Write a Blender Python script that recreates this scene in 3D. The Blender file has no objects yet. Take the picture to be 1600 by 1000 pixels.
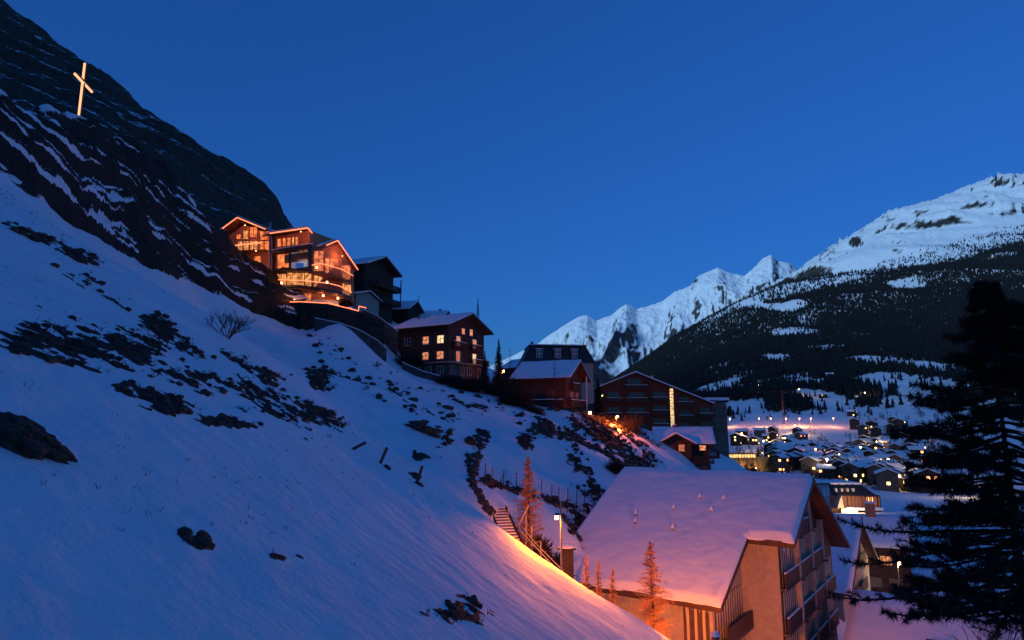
import bpy, bmesh, math, random
import numpy as np
from mathutils import Vector, Matrix
R = math.radians
rng = np.random.default_rng(7)
random.seed(7)
scene = bpy.context.scene
col = scene.collection

# ------------------------------------------------------------------ camera
PITCH = R(9.2)
cam_data = bpy.data.cameras.new('camera')
cam_data.lens = 22.5
cam_data.sensor_width = 36.0
cam_data.clip_start = 0.1
cam_data.clip_end = 60000
cam = bpy.data.objects.new('camera', cam_data)
cam.location = (0, 0, 0)
cam.rotation_euler = (R(90) + PITCH, 0, 0)
col.objects.link(cam)
scene.camera = cam

# ------------------------------------------------------------------ sky and afterglow
SUN_DIR = Vector((-0.72, -0.66, 0.27)).normalized()      # towards the last light in the west
world = bpy.data.worlds.new('World')
scene.world = world
world.use_nodes = True
wn, wl = world.node_tree.nodes, world.node_tree.links
wn.clear()
sky = wn.new('ShaderNodeTexSky')
sky.sky_type = 'NISHITA'
sky.sun_disc = False
sky.sun_elevation = R(1.0)
sky.sun_rotation = math.atan2(SUN_DIR.x, SUN_DIR.y)
sky.altitude = 1700
sky.air_density = 1.0
sky.dust_density = 0.2
sky.ozone_density = 3.0
tint = wn.new('ShaderNodeMix'); tint.data_type = 'RGBA'; tint.blend_type = 'MULTIPLY'
tint.inputs[0].default_value = 1.0
tint.inputs[7].default_value = (0.125, 0.42, 1.0, 1)      # tungsten white balance of the dusk photograph
bg = wn.new('ShaderNodeBackground')
bg.inputs[1].default_value = 0.455
wo = wn.new('ShaderNodeOutputWorld')
gm = wn.new('ShaderNodeGamma'); gm.inputs[1].default_value = 0.7
wl.new(sky.outputs[0], gm.inputs[0]); wl.new(gm.outputs[0], tint.inputs[6]); wl.new(tint.outputs[2], bg.inputs[0]); wl.new(bg.outputs[0], wo.inputs[0])

sd = bpy.data.lights.new('sun', 'SUN')
sd.energy = 2.1
sd.angle = R(22)
sd.color = (0.46, 0.75, 1.0)
sun = bpy.data.objects.new('sun', sd)
sun.rotation_euler = (-SUN_DIR).to_track_quat('-Z', 'Y').to_euler()
col.objects.link(sun)

vs = scene.view_settings
vs.view_transform = 'Standard'
vs.look = 'None'
vs.exposure = 0.0
vs.gamma = 1.0
scene.cycles.use_denoising = True
scene.cycles.max_bounces = 5
scene.cycles.diffuse_bounces = 3
scene.cycles.glossy_bounces = 2
scene.cycles.transmission_bounces = 4
scene.cycles.sample_clamp_indirect = 4

# ------------------------------------------------------------------ helpers
CP, SP = math.cos(PITCH), math.sin(PITCH)
def P(px, py, Y):
    """world point at distance Y that stands where the photograph shows it"""
    u, v = (px - 800) / 1000, (500 - py) / 1000
    d = (u, CP - v * SP, SP + v * CP)
    k = Y / d[1]
    return Vector((d[0] * k, Y, d[2] * k))
def slopes(px, py):
    u, v = (px - 800) / 1000, (500 - py) / 1000
    dy = CP - v * SP
    return u / dy, (SP + v * CP) / dy
def project(x, y, z):
    zc = y * CP + z * SP
    yc = -y * SP + z * CP
    return 800 + 1000 * x / zc, 500 - 1000 * yc / zc

def _hash(ix, iy, seed):
    h = (ix.astype(np.int64) * 374761393 + iy.astype(np.int64) * 668265263 + seed * 1442695041) & 0x7fffffff
    h = ((h ^ (h >> 13)) * 1274126177) & 0x7fffffff
    h = h ^ (h >> 16)
    return (h & 0xffff) / 65535.0
def vnoise(x, y, seed=0):
    x = np.asarray(x, float); y = np.asarray(y, float)
    ix, iy = np.floor(x), np.floor(y)
    fx, fy = x - ix, y - iy
    fx = fx * fx * fx * (fx * (fx * 6 - 15) + 10); fy = fy * fy * fy * (fy * (fy * 6 - 15) + 10)
    a = _hash(ix, iy, seed); b = _hash(ix + 1, iy, seed)
    c = _hash(ix, iy + 1, seed); d = _hash(ix + 1, iy + 1, seed)
    return (a + (b - a) * fx) * (1 - fy) + (c + (d - c) * fx) * fy - 0.5
def fbm(x, y, octaves=4, seed=0, gain=0.5):
    s, a, t = 0, 1.0, 0
    for o in range(octaves):
        c, sn = math.cos(0.6 * o), math.sin(0.6 * o)
        s = s + a * vnoise((x * c - y * sn) * 2 ** o + 17.3 * o, (x * sn + y * c) * 2 ** o - 9.1 * o, seed + o)
        t += a; a *= gain
    return s / t * 1.6
def ridged(x, y, octaves=4, seed=0, gain=0.5):
    s, a, t = 0, 1.0, 0
    for o in range(octaves):
        c, sn = math.cos(0.7 * o), math.sin(0.7 * o)
        n = 1 - np.abs(2 * vnoise((x * c - y * sn) * 2 ** o + 7.7 * o, (x * sn + y * c) * 2 ** o + 3.3 * o, seed + o))
        s = s + a * n * n
        t += a; a *= gain
    return s / t
def smooth(a, b, x):
    t = np.clip((x - a) / (b - a), 0, 1)
    return t * t * (3 - 2 * t)

class TPS:
    def __init__(self, pts, scale, lam=1e-4):
        p = np.array([(a[0], a[1]) for a in pts], float) / scale
        z = np.array([a[2] for a in pts], float)
        n = len(p); self.p, self.s = p, scale
        K = self.phi(np.linalg.norm(p[:, None] - p[None], axis=2)) + lam * np.eye(n)
        A = np.zeros((n + 3, n + 3)); A[:n, :n] = K
        A[:n, n] = 1; A[:n, n + 1:] = p; A[n, :n] = 1; A[n + 1:, :n] = p.T
        self.w = np.linalg.solve(A, np.concatenate([z, np.zeros(3)]))
    @staticmethod
    def phi(r):
        return np.where(r > 1e-9, r * r * np.log(np.maximum(r, 1e-9)), 0)
    def __call__(self, x, y):
        x = np.asarray(x, float) / self.s; y = np.asarray(y, float) / self.s
        n = len(self.p)
        out = self.w[n] + self.w[n + 1] * x + self.w[n + 2] * y
        for i in range(n):
            out = out + self.w[i] * self.phi(np.hypot(x - self.p[i, 0], y - self.p[i, 1]))
        return out

def hit(px, py, fn, y0, y1, n=700):
    """where the sight line through (px, py) first meets a terrain"""
    su, sw = slopes(px, py)
    Y = np.geomspace(y0, y1, n)
    d = fn(su * Y, Y) - sw * Y
    k = np.argmax(d > 0)
    if d[k] <= 0: return None
    if k > 0:
        t = d[k - 1] / (d[k - 1] - d[k]); yy = Y[k - 1] + (Y[k] - Y[k - 1]) * t
    else: yy = Y[0]
    return Vector((su * yy, yy, float(fn(np.array([su * yy]), np.array([yy]))[0])))

def tag(o, label=None, cat=None, group=None, kind=None):
    if label: o['label'] = label
    if cat: o['category'] = cat
    if group: o['group'] = group
    if kind: o['kind'] = kind
    return o
def empty(name, loc=(0, 0, 0), rz=0.0):
    o = bpy.data.objects.new(name, None)
    o.location = loc; o.rotation_euler = (0, 0, rz)
    o.empty_display_size = 0.3
    col.objects.link(o)
    return o
def link_mesh(name, me, m=None, parent=None):
    o = bpy.data.objects.new(name, me)
    col.objects.link(o)
    if m is not None and not me.materials:
        for q in (m if isinstance(m, (list, tuple)) else [m]): me.materials.append(q)
    if parent is not None: o.parent = parent
    return o
def mesh_np(name, verts, faces):
    """verts (n,3), faces (m,k) of one size"""
    me = bpy.data.meshes.new(name)
    verts = np.asarray(verts, np.float32); faces = np.asarray(faces, np.int32)
    m, k = faces.shape
    me.vertices.add(len(verts)); me.vertices.foreach_set('co', verts.ravel())
    me.loops.add(m * k); me.loops.foreach_set('vertex_index', faces.ravel())
    me.polygons.add(m); me.polygons.foreach_set('loop_start', np.arange(0, m * k, k, dtype=np.int32))
    me.update(calc_edges=True)
    return me
def grid_faces(nr, nc):
    i = np.arange(nr * nc).reshape(nr, nc)
    return np.stack([i[:-1, :-1], i[:-1, 1:], i[1:, 1:], i[1:, :-1]], -1).reshape(-1, 4)
def set_smooth(me, on=True):
    me.polygons.foreach_set('use_smooth', np.full(len(me.polygons), on))

class MB:
    def __init__(s): s.v = []; s.f = []; s.mi = []
    def poly(s, pts, m=0):
        n = len(s.v); s.v += [tuple(p) for p in pts]; s.f.append(tuple(range(n, n + len(pts)))); s.mi.append(m)
    def hexa(s, c, m=0):
        """8 corners: four of the bottom ring then four of the top ring"""
        n = len(s.v); s.v += [tuple(p) for p in c]
        for f in ((0, 3, 2, 1), (4, 5, 6, 7), (0, 1, 5, 4), (1, 2, 6, 5), (2, 3, 7, 6), (3, 0, 4, 7)):
            s.f.append(tuple(n + i for i in f)); s.mi.append(m)
    def box(s, x0, x1, y0, y1, z0, z1, m=0):
        s.hexa([(x0, y0, z0), (x1, y0, z0), (x1, y1, z0), (x0, y1, z0), (x0, y0, z1), (x1, y0, z1), (x1, y1, z1), (x0, y1, z1)], m)
    def prism(s, ring, off, m=0):
        """closed ring of points extruded by the vector off"""
        n = len(s.v); k = len(ring); off = Vector(off)
        s.v += [tuple(Vector(p)) for p in ring] + [tuple(Vector(p) + off) for p in ring]
        s.f.append(tuple(n + i for i in reversed(range(k)))); s.mi.append(m)
        s.f.append(tuple(n + k + i for i in range(k))); s.mi.append(m)
        for i in range(k):
            j = (i + 1) % k
            s.f.append((n + i, n + j, n + k + j, n + k + i)); s.mi.append(m)
    def tube(s, pts, r, n=6, m=0, r1=None):
        """round bar along a list of points; r tapers to r1"""
        pts = [Vector(p) for p in pts]
        rings = []
        K = len(pts)
        for i, p in enumerate(pts):
            t = (pts[min(i + 1, K - 1)] - pts[max(i - 1, 0)])
            if t.length < 1e-9: t = Vector((0, 0, 1))
            t.normalize()
            a = t.cross(Vector((0, 0, 1)))
            if a.length < 1e-3: a = Vector((1, 0, 0))
            a.normalize(); b = t.cross(a)
            rr = r if r1 is None else r + (r1 - r) * i / max(K - 1, 1)
            base = len(s.v)
            for k in range(n):
                an = 2 * math.pi * k / n
                s.v.append(tuple(p + (a * math.cos(an) + b * math.sin(an)) * rr))
            rings.append(base)
        for q in range(K - 1):
            for k in range(n):
                j = (k + 1) % n
                s.f.append((rings[q] + k, rings[q] + j, rings[q + 1] + j, rings[q + 1] + k)); s.mi.append(m)
        s.f.append(tuple(rings[0] + k for k in reversed(range(n)))); s.mi.append(m)
        s.f.append(tuple(rings[-1] + k for k in range(n))); s.mi.append(m)
    def build(s, name, mats, parent=None, smooth_=False):
        me = bpy.data.meshes.new(name)
        me.from_pydata(s.v, [], s.f)
        mats = mats if isinstance(mats, (list, tuple)) else [mats]
        for q in mats: me.materials.append(q)
        if len(mats) > 1: me.polygons.foreach_set('material_index', s.mi)
        bm = bmesh.new(); bm.from_mesh(me)
        bmesh.ops.recalc_face_normals(bm, faces=bm.faces)
        bm.to_mesh(me); bm.free()
        if smooth_: set_smooth(me)
        me.update()
        return link_mesh(name, me, None, parent)

# ------------------------------------------------------------------ materials
MATS = {}
def new_mat(name):
    m = bpy.data.materials.new(name); m.use_nodes = True
    nt = m.node_tree
    return m, nt.nodes, nt.links, nt.nodes['Principled BSDF']
def ramp(nodes, a, b, c0, c1):
    r = nodes.new('ShaderNodeValToRGB')
    r.color_ramp.elements[0].position = a; r.color_ramp.elements[1].position = b
    r.color_ramp.elements[0].color = (*c0, 1); r.color_ramp.elements[1].color = (*c1, 1)
    return r
def noise_node(nodes, links, scale, detail=4, coord='Object', stretch=None):
    tc = nodes.new('ShaderNodeTexCoord')
    n = nodes.new('ShaderNodeTexNoise'); n.inputs['Scale'].default_value = scale; n.inputs['Detail'].default_value = detail
    if stretch:
        mp = nodes.new('ShaderNodeMapping'); mp.inputs['Scale'].default_value = stretch
        links.new(tc.outputs[coord], mp.inputs[0]); links.new(mp.outputs[0], n.inputs['Vector'])
    else: links.new(tc.outputs[coord], n.inputs['Vector'])
    return n
def plain(name, c, rough=0.7, var=0.25, scale=3.0, bump=0.2, stretch=None, metallic=0.0):
    if name in MATS: return MATS[name]
    m, N, L, b = new_mat(name)
    n = noise_node(N, L, scale, 5, stretch=stretch)
    lo = tuple(x * (1 - var) for x in c); hi = tuple(min(1, x * (1 + var)) for x in c)
    r = ramp(N, 0.3, 0.7, lo, hi)
    L.new(n.outputs['Fac'], r.inputs[0]); L.new(r.outputs[0], b.inputs['Base Color'])
    b.inputs['Roughness'].default_value = rough; b.inputs['Metallic'].default_value = metallic
    if bump:
        bp = N.new('ShaderNodeBump'); bp.inputs['Strength'].default_value = bump; bp.inputs['Distance'].default_value = 0.05
        L.new(n.outputs['Fac'], bp.inputs['Height']); L.new(bp.outputs[0], b.inputs['Normal'])
    MATS[name] = m
    return m
def timber(name, c, board=0.16, rough=0.75):
    """horizontal boards: grain and fine joints in relief"""
    if name in MATS: return MATS[name]
    m, N, L, b = new_mat(name)
    tc = N.new('ShaderNodeTexCoord'); sx = N.new('ShaderNodeSeparateXYZ'); L.new(tc.outputs['Object'], sx.inputs[0])
    md = N.new('ShaderNodeMath'); md.operation = 'PINGPONG'; md.inputs[1].default_value = board / 2; L.new(sx.outputs[2], md.inputs[0])
    lt = N.new('ShaderNodeMath'); lt.operation = 'GREATER_THAN'; lt.inputs[1].default_value = 0.012; L.new(md.outputs[0], lt.inputs[0])
    n = noise_node(N, L, 2.0, 6, stretch=(0.4, 0.4, 8.0))
    r = ramp(N, 0.25, 0.75, tuple(x * 0.6 for x in c), tuple(x * 1.35 for x in c))
    L.new(n.outputs['Fac'], r.inputs[0]); L.new(r.outputs[0], b.inputs['Base Color'])
    b.inputs['Roughness'].default_value = rough
    bp = N.new('ShaderNodeBump'); bp.inputs['Strength'].default_value = 0.5; bp.inputs['Distance'].default_value = 0.02
    L.new(lt.outputs[0], bp.inputs['Height']); L.new(bp.outputs[0], b.inputs['Normal'])
    MATS[name] = m
    return m
def glow(name, c, s, var=0.0, scale=1.5):
    """lit pane or lamp"""
    if name in MATS: return MATS[name]
    m, N, L, b = new_mat(name)
    b.inputs['Base Color'].default_value = (0.05, 0.04, 0.03, 1); b.inputs['Roughness'].default_value = 0.3
    b.inputs['Emission Strength'].default_value = s
    if var:
        n = noise_node(N, L, scale, 2)
        r = ramp(N, 0.35, 0.68, tuple(x * (1 - var) for x in c), tuple(x * (1 + var * 0.4) for x in c))
        L.new(n.outputs['Fac'], r.inputs[0]); L.new(r.outputs[0], b.inputs['Emission Color'])
    else: b.inputs['Emission Color'].default_value = (*c, 1)
    MATS[name] = m
    return m
def snow_mat(name='snow', bump=0.25, scale=1.2):
    if name in MATS: return MATS[name]
    m, N, L, b = new_mat(name)
    n = noise_node(N, L, scale, 8)
    r = ramp(N, 0.3, 0.7, (0.86, 0.88, 0.90), (0.93, 0.94, 0.95))
    L.new(n.outputs['Fac'], r.inputs[0]); L.new(r.outputs[0], b.inputs['Base Color'])
    b.inputs['Roughness'].default_value = 0.75; b.inputs['Specular IOR Level'].default_value = 0.25
    bp = N.new('ShaderNodeBump'); bp.inputs['Strength'].default_value = bump; bp.inputs['Distance'].default_value = 0.12
    L.new(n.outputs['Fac'], bp.inputs['Height']); L.new(bp.outputs[0], b.inputs['Normal'])
    MATS[name] = m
    return m
SNOW = snow_mat()
DARK_WOOD = timber('dark_timber', (0.034, 0.016, 0.009))
BROWN_WOOD = timber('brown_timber', (0.075, 0.028, 0.013))
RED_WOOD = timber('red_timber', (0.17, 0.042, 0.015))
SOFFIT = plain('soffit_boards', (0.07, 0.032, 0.018), 0.8, 0.35, 2.0, 0.3, (1, 8, 1))
PLASTER = plain('cream_plaster', (0.36, 0.32, 0.28), 0.9, 0.12, 2.5, 0.25)
GREY_STONE = plain('grey_masonry', (0.075, 0.062, 0.055), 0.9, 0.5, 1.6, 0.7)
DARK_GLASS = plain('dark_glass', (0.02, 0.025, 0.03), 0.08, 0.2, 1.0, 0)
METAL = plain('galvanised_steel', (0.30, 0.30, 0.31), 0.45, 0.2, 6, 0.1, None, 0.8)
DARK_METAL = plain('dark_steel', (0.04, 0.04, 0.045), 0.5, 0.2, 6, 0.1)
WHITE_FRAME = plain('white_paint', (0.6, 0.6, 0.58), 0.5, 0.05, 4, 0.05)
BARK = plain('bark', (0.05, 0.035, 0.025), 0.95, 0.5, 6, 0.6, (3, 3, 0.6))

# ================================================================== TERRAIN
# ---- near hillside: a height field through surveyed points
def plane(x, y): return (x, y, -5 - 0.65 * x - 0.03 * y)
hill_pts = [plane(-6, 3), plane(0, 3), plane(6, 3), plane(-14, 8), plane(0, 12), plane(9, 12), plane(-10, 18), plane(3, 20),
            plane(11, 22), plane(-22, 22), plane(6, 29), plane(-3, 29), plane(-16, 32), plane(9, 31), plane(-30, 36), plane(-7, 36), plane(-20, 45), plane(14, 31),
            plane(-4, -8), plane(-20, -4), plane(10, -8)]
def pp(*a): return tuple(P(*a))
hill_pts += [pp(870, 891, 35.4), pp(960, 945, 36), pp(1040, 1000, 36.4), pp(800, 842, 37), pp(745, 795, 38.5)]
# the gully with the steps behind the crest
hill_pts += [(2.6, 39.5, -10.2), (7.5, 41, -14.5), (12, 41, -17.5), (0.2, 40.5, -8.3), pp(786, 800, 44.5), (5, 46, -13.2), (9, 52, -15.5), (17, 40, -19.5)]
hill_pts += [pp(755, 760, 47), pp(850, 788, 53), pp(940, 800, 60), pp(900, 845, 50)]
hill_pts += [pp(740, 690, 58), pp(800, 680, 72), pp(900, 700, 74), pp(980, 735, 74), pp(860, 740, 64), pp(960, 765, 68)]
hill_pts += [pp(650, 640, 66), pp(560, 600, 66), pp(640, 720, 47), pp(700, 650, 72), pp(500, 560, 82), pp(420, 520, 86)]
hill_pts += [pp(760, 626, 95), pp(800, 655, 90), pp(870, 664, 92), pp(930, 664, 94), pp(1000, 705, 92), pp(1035, 738, 90), pp(1010, 745, 84), pp(1080, 735, 96)]
hill_pts += [pp(690, 603, 99), pp(640, 588, 101), pp(585, 548, 102), pp(530, 505, 99), pp(700, 590, 108), pp(620, 560, 112), pp(790, 625, 112), pp(900, 645, 125), pp(1000, 690, 150), pp(1100, 690, 150), pp(1130, 735, 110)]
# foot of the rock band
E1 = [(-150, 190, 38), (0, 282, 47), (100, 335, 57), (200, 400, 70), (300, 447, 84), (400, 488, 94), (470, 516, 100)]
hill_pts += [pp(*e) for e in E1]
# top edge of the rock band
E2 = [(-150, 60, 50), (0, 137, 58), (60, 162, 66), (125, 180, 73), (200, 216, 82), (270, 270, 90), (330, 334, 97), (370, 390, 101), (430, 440, 102), (480, 482, 103)]
hill_pts += [pp(*e) for e in E2]
for e in E2[:7]:
    q = P(*e); hill_pts += [(q.x - 5, q.y + 7, q.z - 1.5), (q.x - 10, q.y + 16, q.z - 2)]
hill_pts += [pp(380, 395, 115), pp(480, 470, 118), pp(560, 487, 112), pp(600, 520, 118), pp(560, 480, 135), pp(640, 520, 135), pp(480, 440, 140), pp(700, 560, 140), pp(800, 610, 150), pp(1000, 680, 180)]
hill_pts += [(30, 60, -21), (26, 44, -21.5), (30, 34, -22), (45, 70, -23), (45, 40, -24), (40, 95, -20), (60, 130, -21), (60, 170, -20), (30, 15, -24), (60, 20, -26), (25, 0, -22)]
hill_tps = TPS(hill_pts, 50.0, 2e-4)

def rock_mask(x, y):
    """1 inside the rock band between its foot and its top edge"""
    px, py = project(x, y, hill_tps(x, y))
    e1 = np.interp(px, [e[0] for e in E1], [e[1] for e in E1])
    n = 14 * fbm(x * 0.12, y * 0.12, 3, 5)
    lower = smooth(6, -12, py - e1 + n)
    right = smooth(492, 462, px + n)
    e2 = np.interp(px, [e[0] for e in E2], [e[1] for e in E2])
    shelf = np.where(px < 345, smooth(-3, 7, py - e2 + 0.7 * n), 1.0)       # the snowy shelf on top of the band
    return lower * right * smooth(40, 46, y) * shelf
def hill_z(x, y, ledges=False):
    z = hill_tps(x, y)
    rm = rock_mask(x, y)
    # strata: tilted ledges and risers, broken up and uneven
    q = z + 0.275 * x + 0.16 * y + 3.6 * fbm(x * 0.045, y * 0.045, 3, 11) + 1.5 * fbm(x * 0.17, y * 0.17, 3, 13)
    h = 4.3
    fr = q / h - np.floor(q / h)
    amp = np.clip(0.75 + 1.3 * fbm(x * 0.07, y * 0.07, 2, 17), 0.05, 1.3)
    terr = (smooth(0.40, 0.98, fr) - fr) * h * amp
    q2 = q + 0.7 * fbm(x * 0.2, y * 0.2, 2, 23)
    h2 = 1.25
    f2 = q2 / h2 - np.floor(q2 / h2)
    terr = terr * 0.9 + (smooth(0.35, 0.95, f2) - f2) * h2 * np.clip(0.55 + 1.6 * fbm(x * 0.12, y * 0.12, 2, 19), 0, 1.1)
    z = z + rm * (terr + 1.4 * fbm(x * 0.13, y * 0.13, 5, 31, 0.62) + 1.2 * (ridged(x * 0.22, y * 0.22, 4, 37, 0.6) - 0.5))
    if ledges:
        return q / h
    near = np.clip(np.hypot(x, y) / 30, 0.15, 1.6)
    z = z + (1 - rm) * near * (0.35 * fbm(x * 0.09, y * 0.09, 4, 3) + 0.10 * fbm(x * 0.5, y * 0.5, 3, 8))
    z = z + (1 - rm) * smooth(75, 30, y) * (0.055 * fbm(x * 1.3, y * 0.9, 5, 9, 0.6) + 0.05 * (ridged(x * 0.35 + 0.5 * y, y * 0.12, 3, 15) - 0.5) * smooth(-0.1, 0.3, fbm(x * 0.06, y * 0.06, 2, 18)))
    return z
# bare earth and grass showing through the snow: (px, py, rx, ry, tilt in degrees, strength)
PATCHES = [(60, 372, 42, 9, 18, 1), (115, 398, 38, 8, 24, .9), (160, 455, 70, 10, 25, .45), (90, 540, 80, 30, 12, .78), (190, 548, 66, 26, 6, .85), (170, 520, 60, 12, 12, .6), (250, 510, 26, 16, 25, 1),
           (120, 570, 40, 10, 14, 1), (260, 630, 65, 14, 20, 1.0), (360, 660, 70, 9, 5, .95), (320, 600, 110, 28, 20, .55), (420, 620, 80, 30, 30, .5), (480, 645, 45, 16, 20, .95), (400, 580, 60, 16, 20, .35),
           (300, 545, 80, 12, 25, .45), (500, 590, 16, 22, 10, .8), (600, 600, 110, 20, 27, .13), (640, 620, 60, 10, 20, .13), (545, 565, 60, 10, 35, .3), (720, 630, 60, 12, 10, .2), (50, 470, 60, 10, 20, .3),
           (312, 850, 40, 13, 18, .95), (290, 832, 16, 5, 10, .7), (345, 862, 16, 4, 5, .6), (715, 960, 40, 20, 5, .88), (450, 872, 80, 6, 4, .25), (650, 712, 14, 6, 30, 1),
           (880, 680, 60, 14, 20, .6), (960, 690, 70, 24, 32, .75), (900, 720, 30, 14, 40, .45), (820, 690, 10, 12, 30, 1), (990, 740, 40, 16, 35, .9), (930, 770, 30, 14, 30, .7), (830, 690, 20, 16, 20, .4),
           (1010, 720, 50, 12, 40, .6), (940, 650, 60, 16, 10, .8), (800, 765, 60, 8, 20, 1), (870, 785, 50, 7, 14, 1), (940, 805, 50, 12, 20, .9), (920, 830, 46, 22, 30, .8), (690, 745, 0.1, 0.1, 0, 0),
           (735, 735, 6, 30, -8, .9), (748, 700, 10, 24, 18, .9), (700, 690, 8, 30, 30, .1), (650, 745, 10, 6, 20, .9)]
def dirt_amount(x, y, z):
    px, py = project(x, y, z)
    a = np.zeros_like(x)
    for (cx, cy, rx, ry, t, s) in PATCHES:
        c, sn = math.cos(R(t)), math.sin(R(t))
        dx, dy = px - cx, py - cy
        r = np.hypot((dx * c + dy * sn) / rx, (-dx * sn + dy * c) / ry)
        a = np.maximum(a, s * smooth(1.65, 0.15, r))
    return a
def build_hillside():
    Y = np.concatenate([np.linspace(-7, 6, 24)[:-1], 6 + 34 * np.linspace(0, 1, 190)[:-1] ** 1.25, np.linspace(40, 112, 380)[:-1], np.linspace(112, 195, 56)])
    ny, nx = len(Y), 520
    U = np.linspace(-1.30, 0.62, nx)
    yy = np.repeat(Y[:, None], nx, 1)
    xx = U[None, :] * (yy + 16)
    x, y = xx.ravel(), yy.ravel()
    z = hill_z(x, y)
    d = dirt_amount(x, y, z) * smooth(4, 8, y)
    rm = rock_mask(x, y)
    dist = np.hypot(x, y)
    n = fbm(x * 0.62 + 0.1 * y, y * 0.26, 5, 41, 0.66)
    n2 = fbm(x * 3.4, y * 1.9, 3, 57, 0.65)
    bare = smooth(-0.04, 0.12, d - 0.54 + 0.95 * n + 0.95 * n2) * (d > 0.02)
    z = z + bare * (0.02 + 0.22 * np.abs(n2)) * np.clip(dist / 40, 0.4, 1.5)
    me = mesh_np('hillside', np.stack([x, y, z], 1), grid_faces(ny, nx))
    at = me.attributes.new('bare', 'FLOAT', 'POINT'); at.data.foreach_set('value', bare.astype(np.float32))
    at = me.attributes.new('rock', 'FLOAT', 'POINT'); at.data.foreach_set('value', rm.astype(np.float32))
    at = me.attributes.new('strata', 'FLOAT', 'POINT'); at.data.foreach_set('value', hill_z(x, y, True).astype(np.float32))
    set_smooth(me)
    o = link_mesh('hillside', me, hill_material())
    tag(o, 'snow covered hillside with ledges of dark rock', kind='structure')
    return x, y, z, bare
def hill_material():
    m, N, L, b = new_mat('hillside_snow_and_rock')
    ab = N.new('ShaderNodeAttribute'); ab.attribute_name = 'bare'
    ar = N.new('ShaderNodeAttribute'); ar.attribute_name = 'rock'
    g = N.new('ShaderNodeNewGeometry'); sx = N.new('ShaderNodeSeparateXYZ'); L.new(g.outputs['Normal'], sx.inputs[0])
    n1 = noise_node(N, L, 0.9, 8); n2 = noise_node(N, L, 5.0, 6)
    # rock shows where no ledge holds the snow
    al = N.new('ShaderNodeAttribute'); al.attribute_name = 'strata'
    def math_(op, a_, b_=None, c_=None):
        m_ = N.new('ShaderNodeMath'); m_.operation = op
        for i_, v_ in enumerate((a_, b_, c_)):
            if v_ is None: continue
            if isinstance(v_, (int, float)): m_.inputs[i_].default_value = v_
            else: L.new(v_, m_.inputs[i_])
        return m_.outputs[0]
    na = noise_node(N, L, 0.11, 4).outputs['Fac']; nb_ = noise_node(N, L, 0.30, 5).outputs['Fac']; nc_ = noise_node(N, L, 1.4, 6).outputs['Fac']
    def ledge(freq, warp, width, thin):
        fr_ = math_('FRACT', math_('MULTIPLY_ADD', al.outputs['Fac'], freq, math_('MULTIPLY', nc_, warp)))
        wd = math_('ADD', math_('MULTIPLY', math_('SUBTRACT', na, thin), width), math_('MULTIPLY', math_('SUBTRACT', nb_, .5), width * 1.1))
        return math_('MULTIPLY', math_('SUBTRACT', wd, fr_), 14.0)
    lg = math_('MAXIMUM', ledge(1.0, .10, 1.5, .42), ledge(3.1, .3, 1.6, .46))
    st = N.new('ShaderNodeMapRange'); st.inputs[1].default_value = 0.0; st.inputs[2].default_value = 1.0; st.inputs[3].default_value = 1; st.inputs[4].default_value = 0
    L.new(lg, st.inputs[0])
    rm_ = N.new('ShaderNodeMath'); rm_.operation = 'MULTIPLY_ADD'; rm_.inputs[1].default_value = 0.7; L.new(n1.outputs['Fac'], rm_.inputs[0]); L.new(ar.outputs['Fac'], rm_.inputs[2])
    rme = N.new('ShaderNodeMapRange'); rme.inputs[1].default_value = 0.78; rme.inputs[2].default_value = 0.92; L.new(rm_.outputs[0], rme.inputs[0])
    rk = N.new('ShaderNodeMath'); rk.operation = 'MULTIPLY'; L.new(st.outputs[0], rk.inputs[0]); L.new(rme.outputs[0], rk.inputs[1])
    # bare earth edge broken up by fine noise
    bn = N.new('ShaderNodeMath'); bn.operation = 'MULTIPLY_ADD'; bn.inputs[1].default_value = 0.9; L.new(n2.outputs['Fac'], bn.inputs[0]); L.new(ab.outputs['Fac'], bn.inputs[2])
    be = N.new('ShaderNodeMapRange'); be.inputs[1].default_value = 0.80; be.inputs[2].default_value = 0.96; L.new(bn.outputs[0], be.inputs[0])
    mx = N.new('ShaderNodeMath'); mx.operation = 'MAXIMUM'; L.new(rk.outputs[0], mx.inputs[0]); L.new(be.outputs[0], mx.inputs[1])
    rc = ramp(N, 0.3, 0.72, (0.012, 0.010, 0.008), (0.060, 0.048, 0.038)); L.new(n2.outputs['Fac'], rc.inputs[0])
    n3 = noise_node(N, L, 0.35, 6, stretch=(1, 1, 1))
    sc = ramp(N, 0.3, 0.7, (0.81, 0.83, 0.85), (0.90, 0.91, 0.92)); L.new(n3.outputs['Fac'], sc.inputs[0])
    mixc = N.new('ShaderNodeMix'); mixc.data_type = 'RGBA'
    L.new(mx.outputs[0], mixc.inputs[0]); L.new(sc.outputs[0], mixc.inputs[6]); L.new(rc.outputs[0], mixc.inputs[7])
    L.new(mixc.outputs[2], b.inputs['Base Color'])
    b.inputs['Roughness'].default_value = 0.8; b.inputs['Specular IOR Level'].default_value = 0.2
    # wind ripples in the snow
    rp = noise_node(N, L, 1.7, 9, stretch=(0.8, 1.15, 1.0))
    bp = N.new('ShaderNodeBump'); bp.inputs['Strength'].default_value = 0.35; bp.inputs['Distance'].default_value = 0.22
    L.new(rp.outputs['Fac'], bp.inputs['Height'])
    crust = noise_node(N, L, 9.0, 5, stretch=(1.0, .7, 1.0)); bpc = N.new('ShaderNodeBump'); bpc.inputs['Strength'].default_value = 0.35; bpc.inputs['Distance'].default_value = 0.05
    L.new(crust.outputs['Fac'], bpc.inputs['Height']); L.new(bp.outputs[0], bpc.inputs['Normal'])
    bp2 = N.new('ShaderNodeBump'); bp2.inputs['Strength'].default_value = 0.7; bp2.inputs['Distance'].default_value = 0.25
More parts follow.
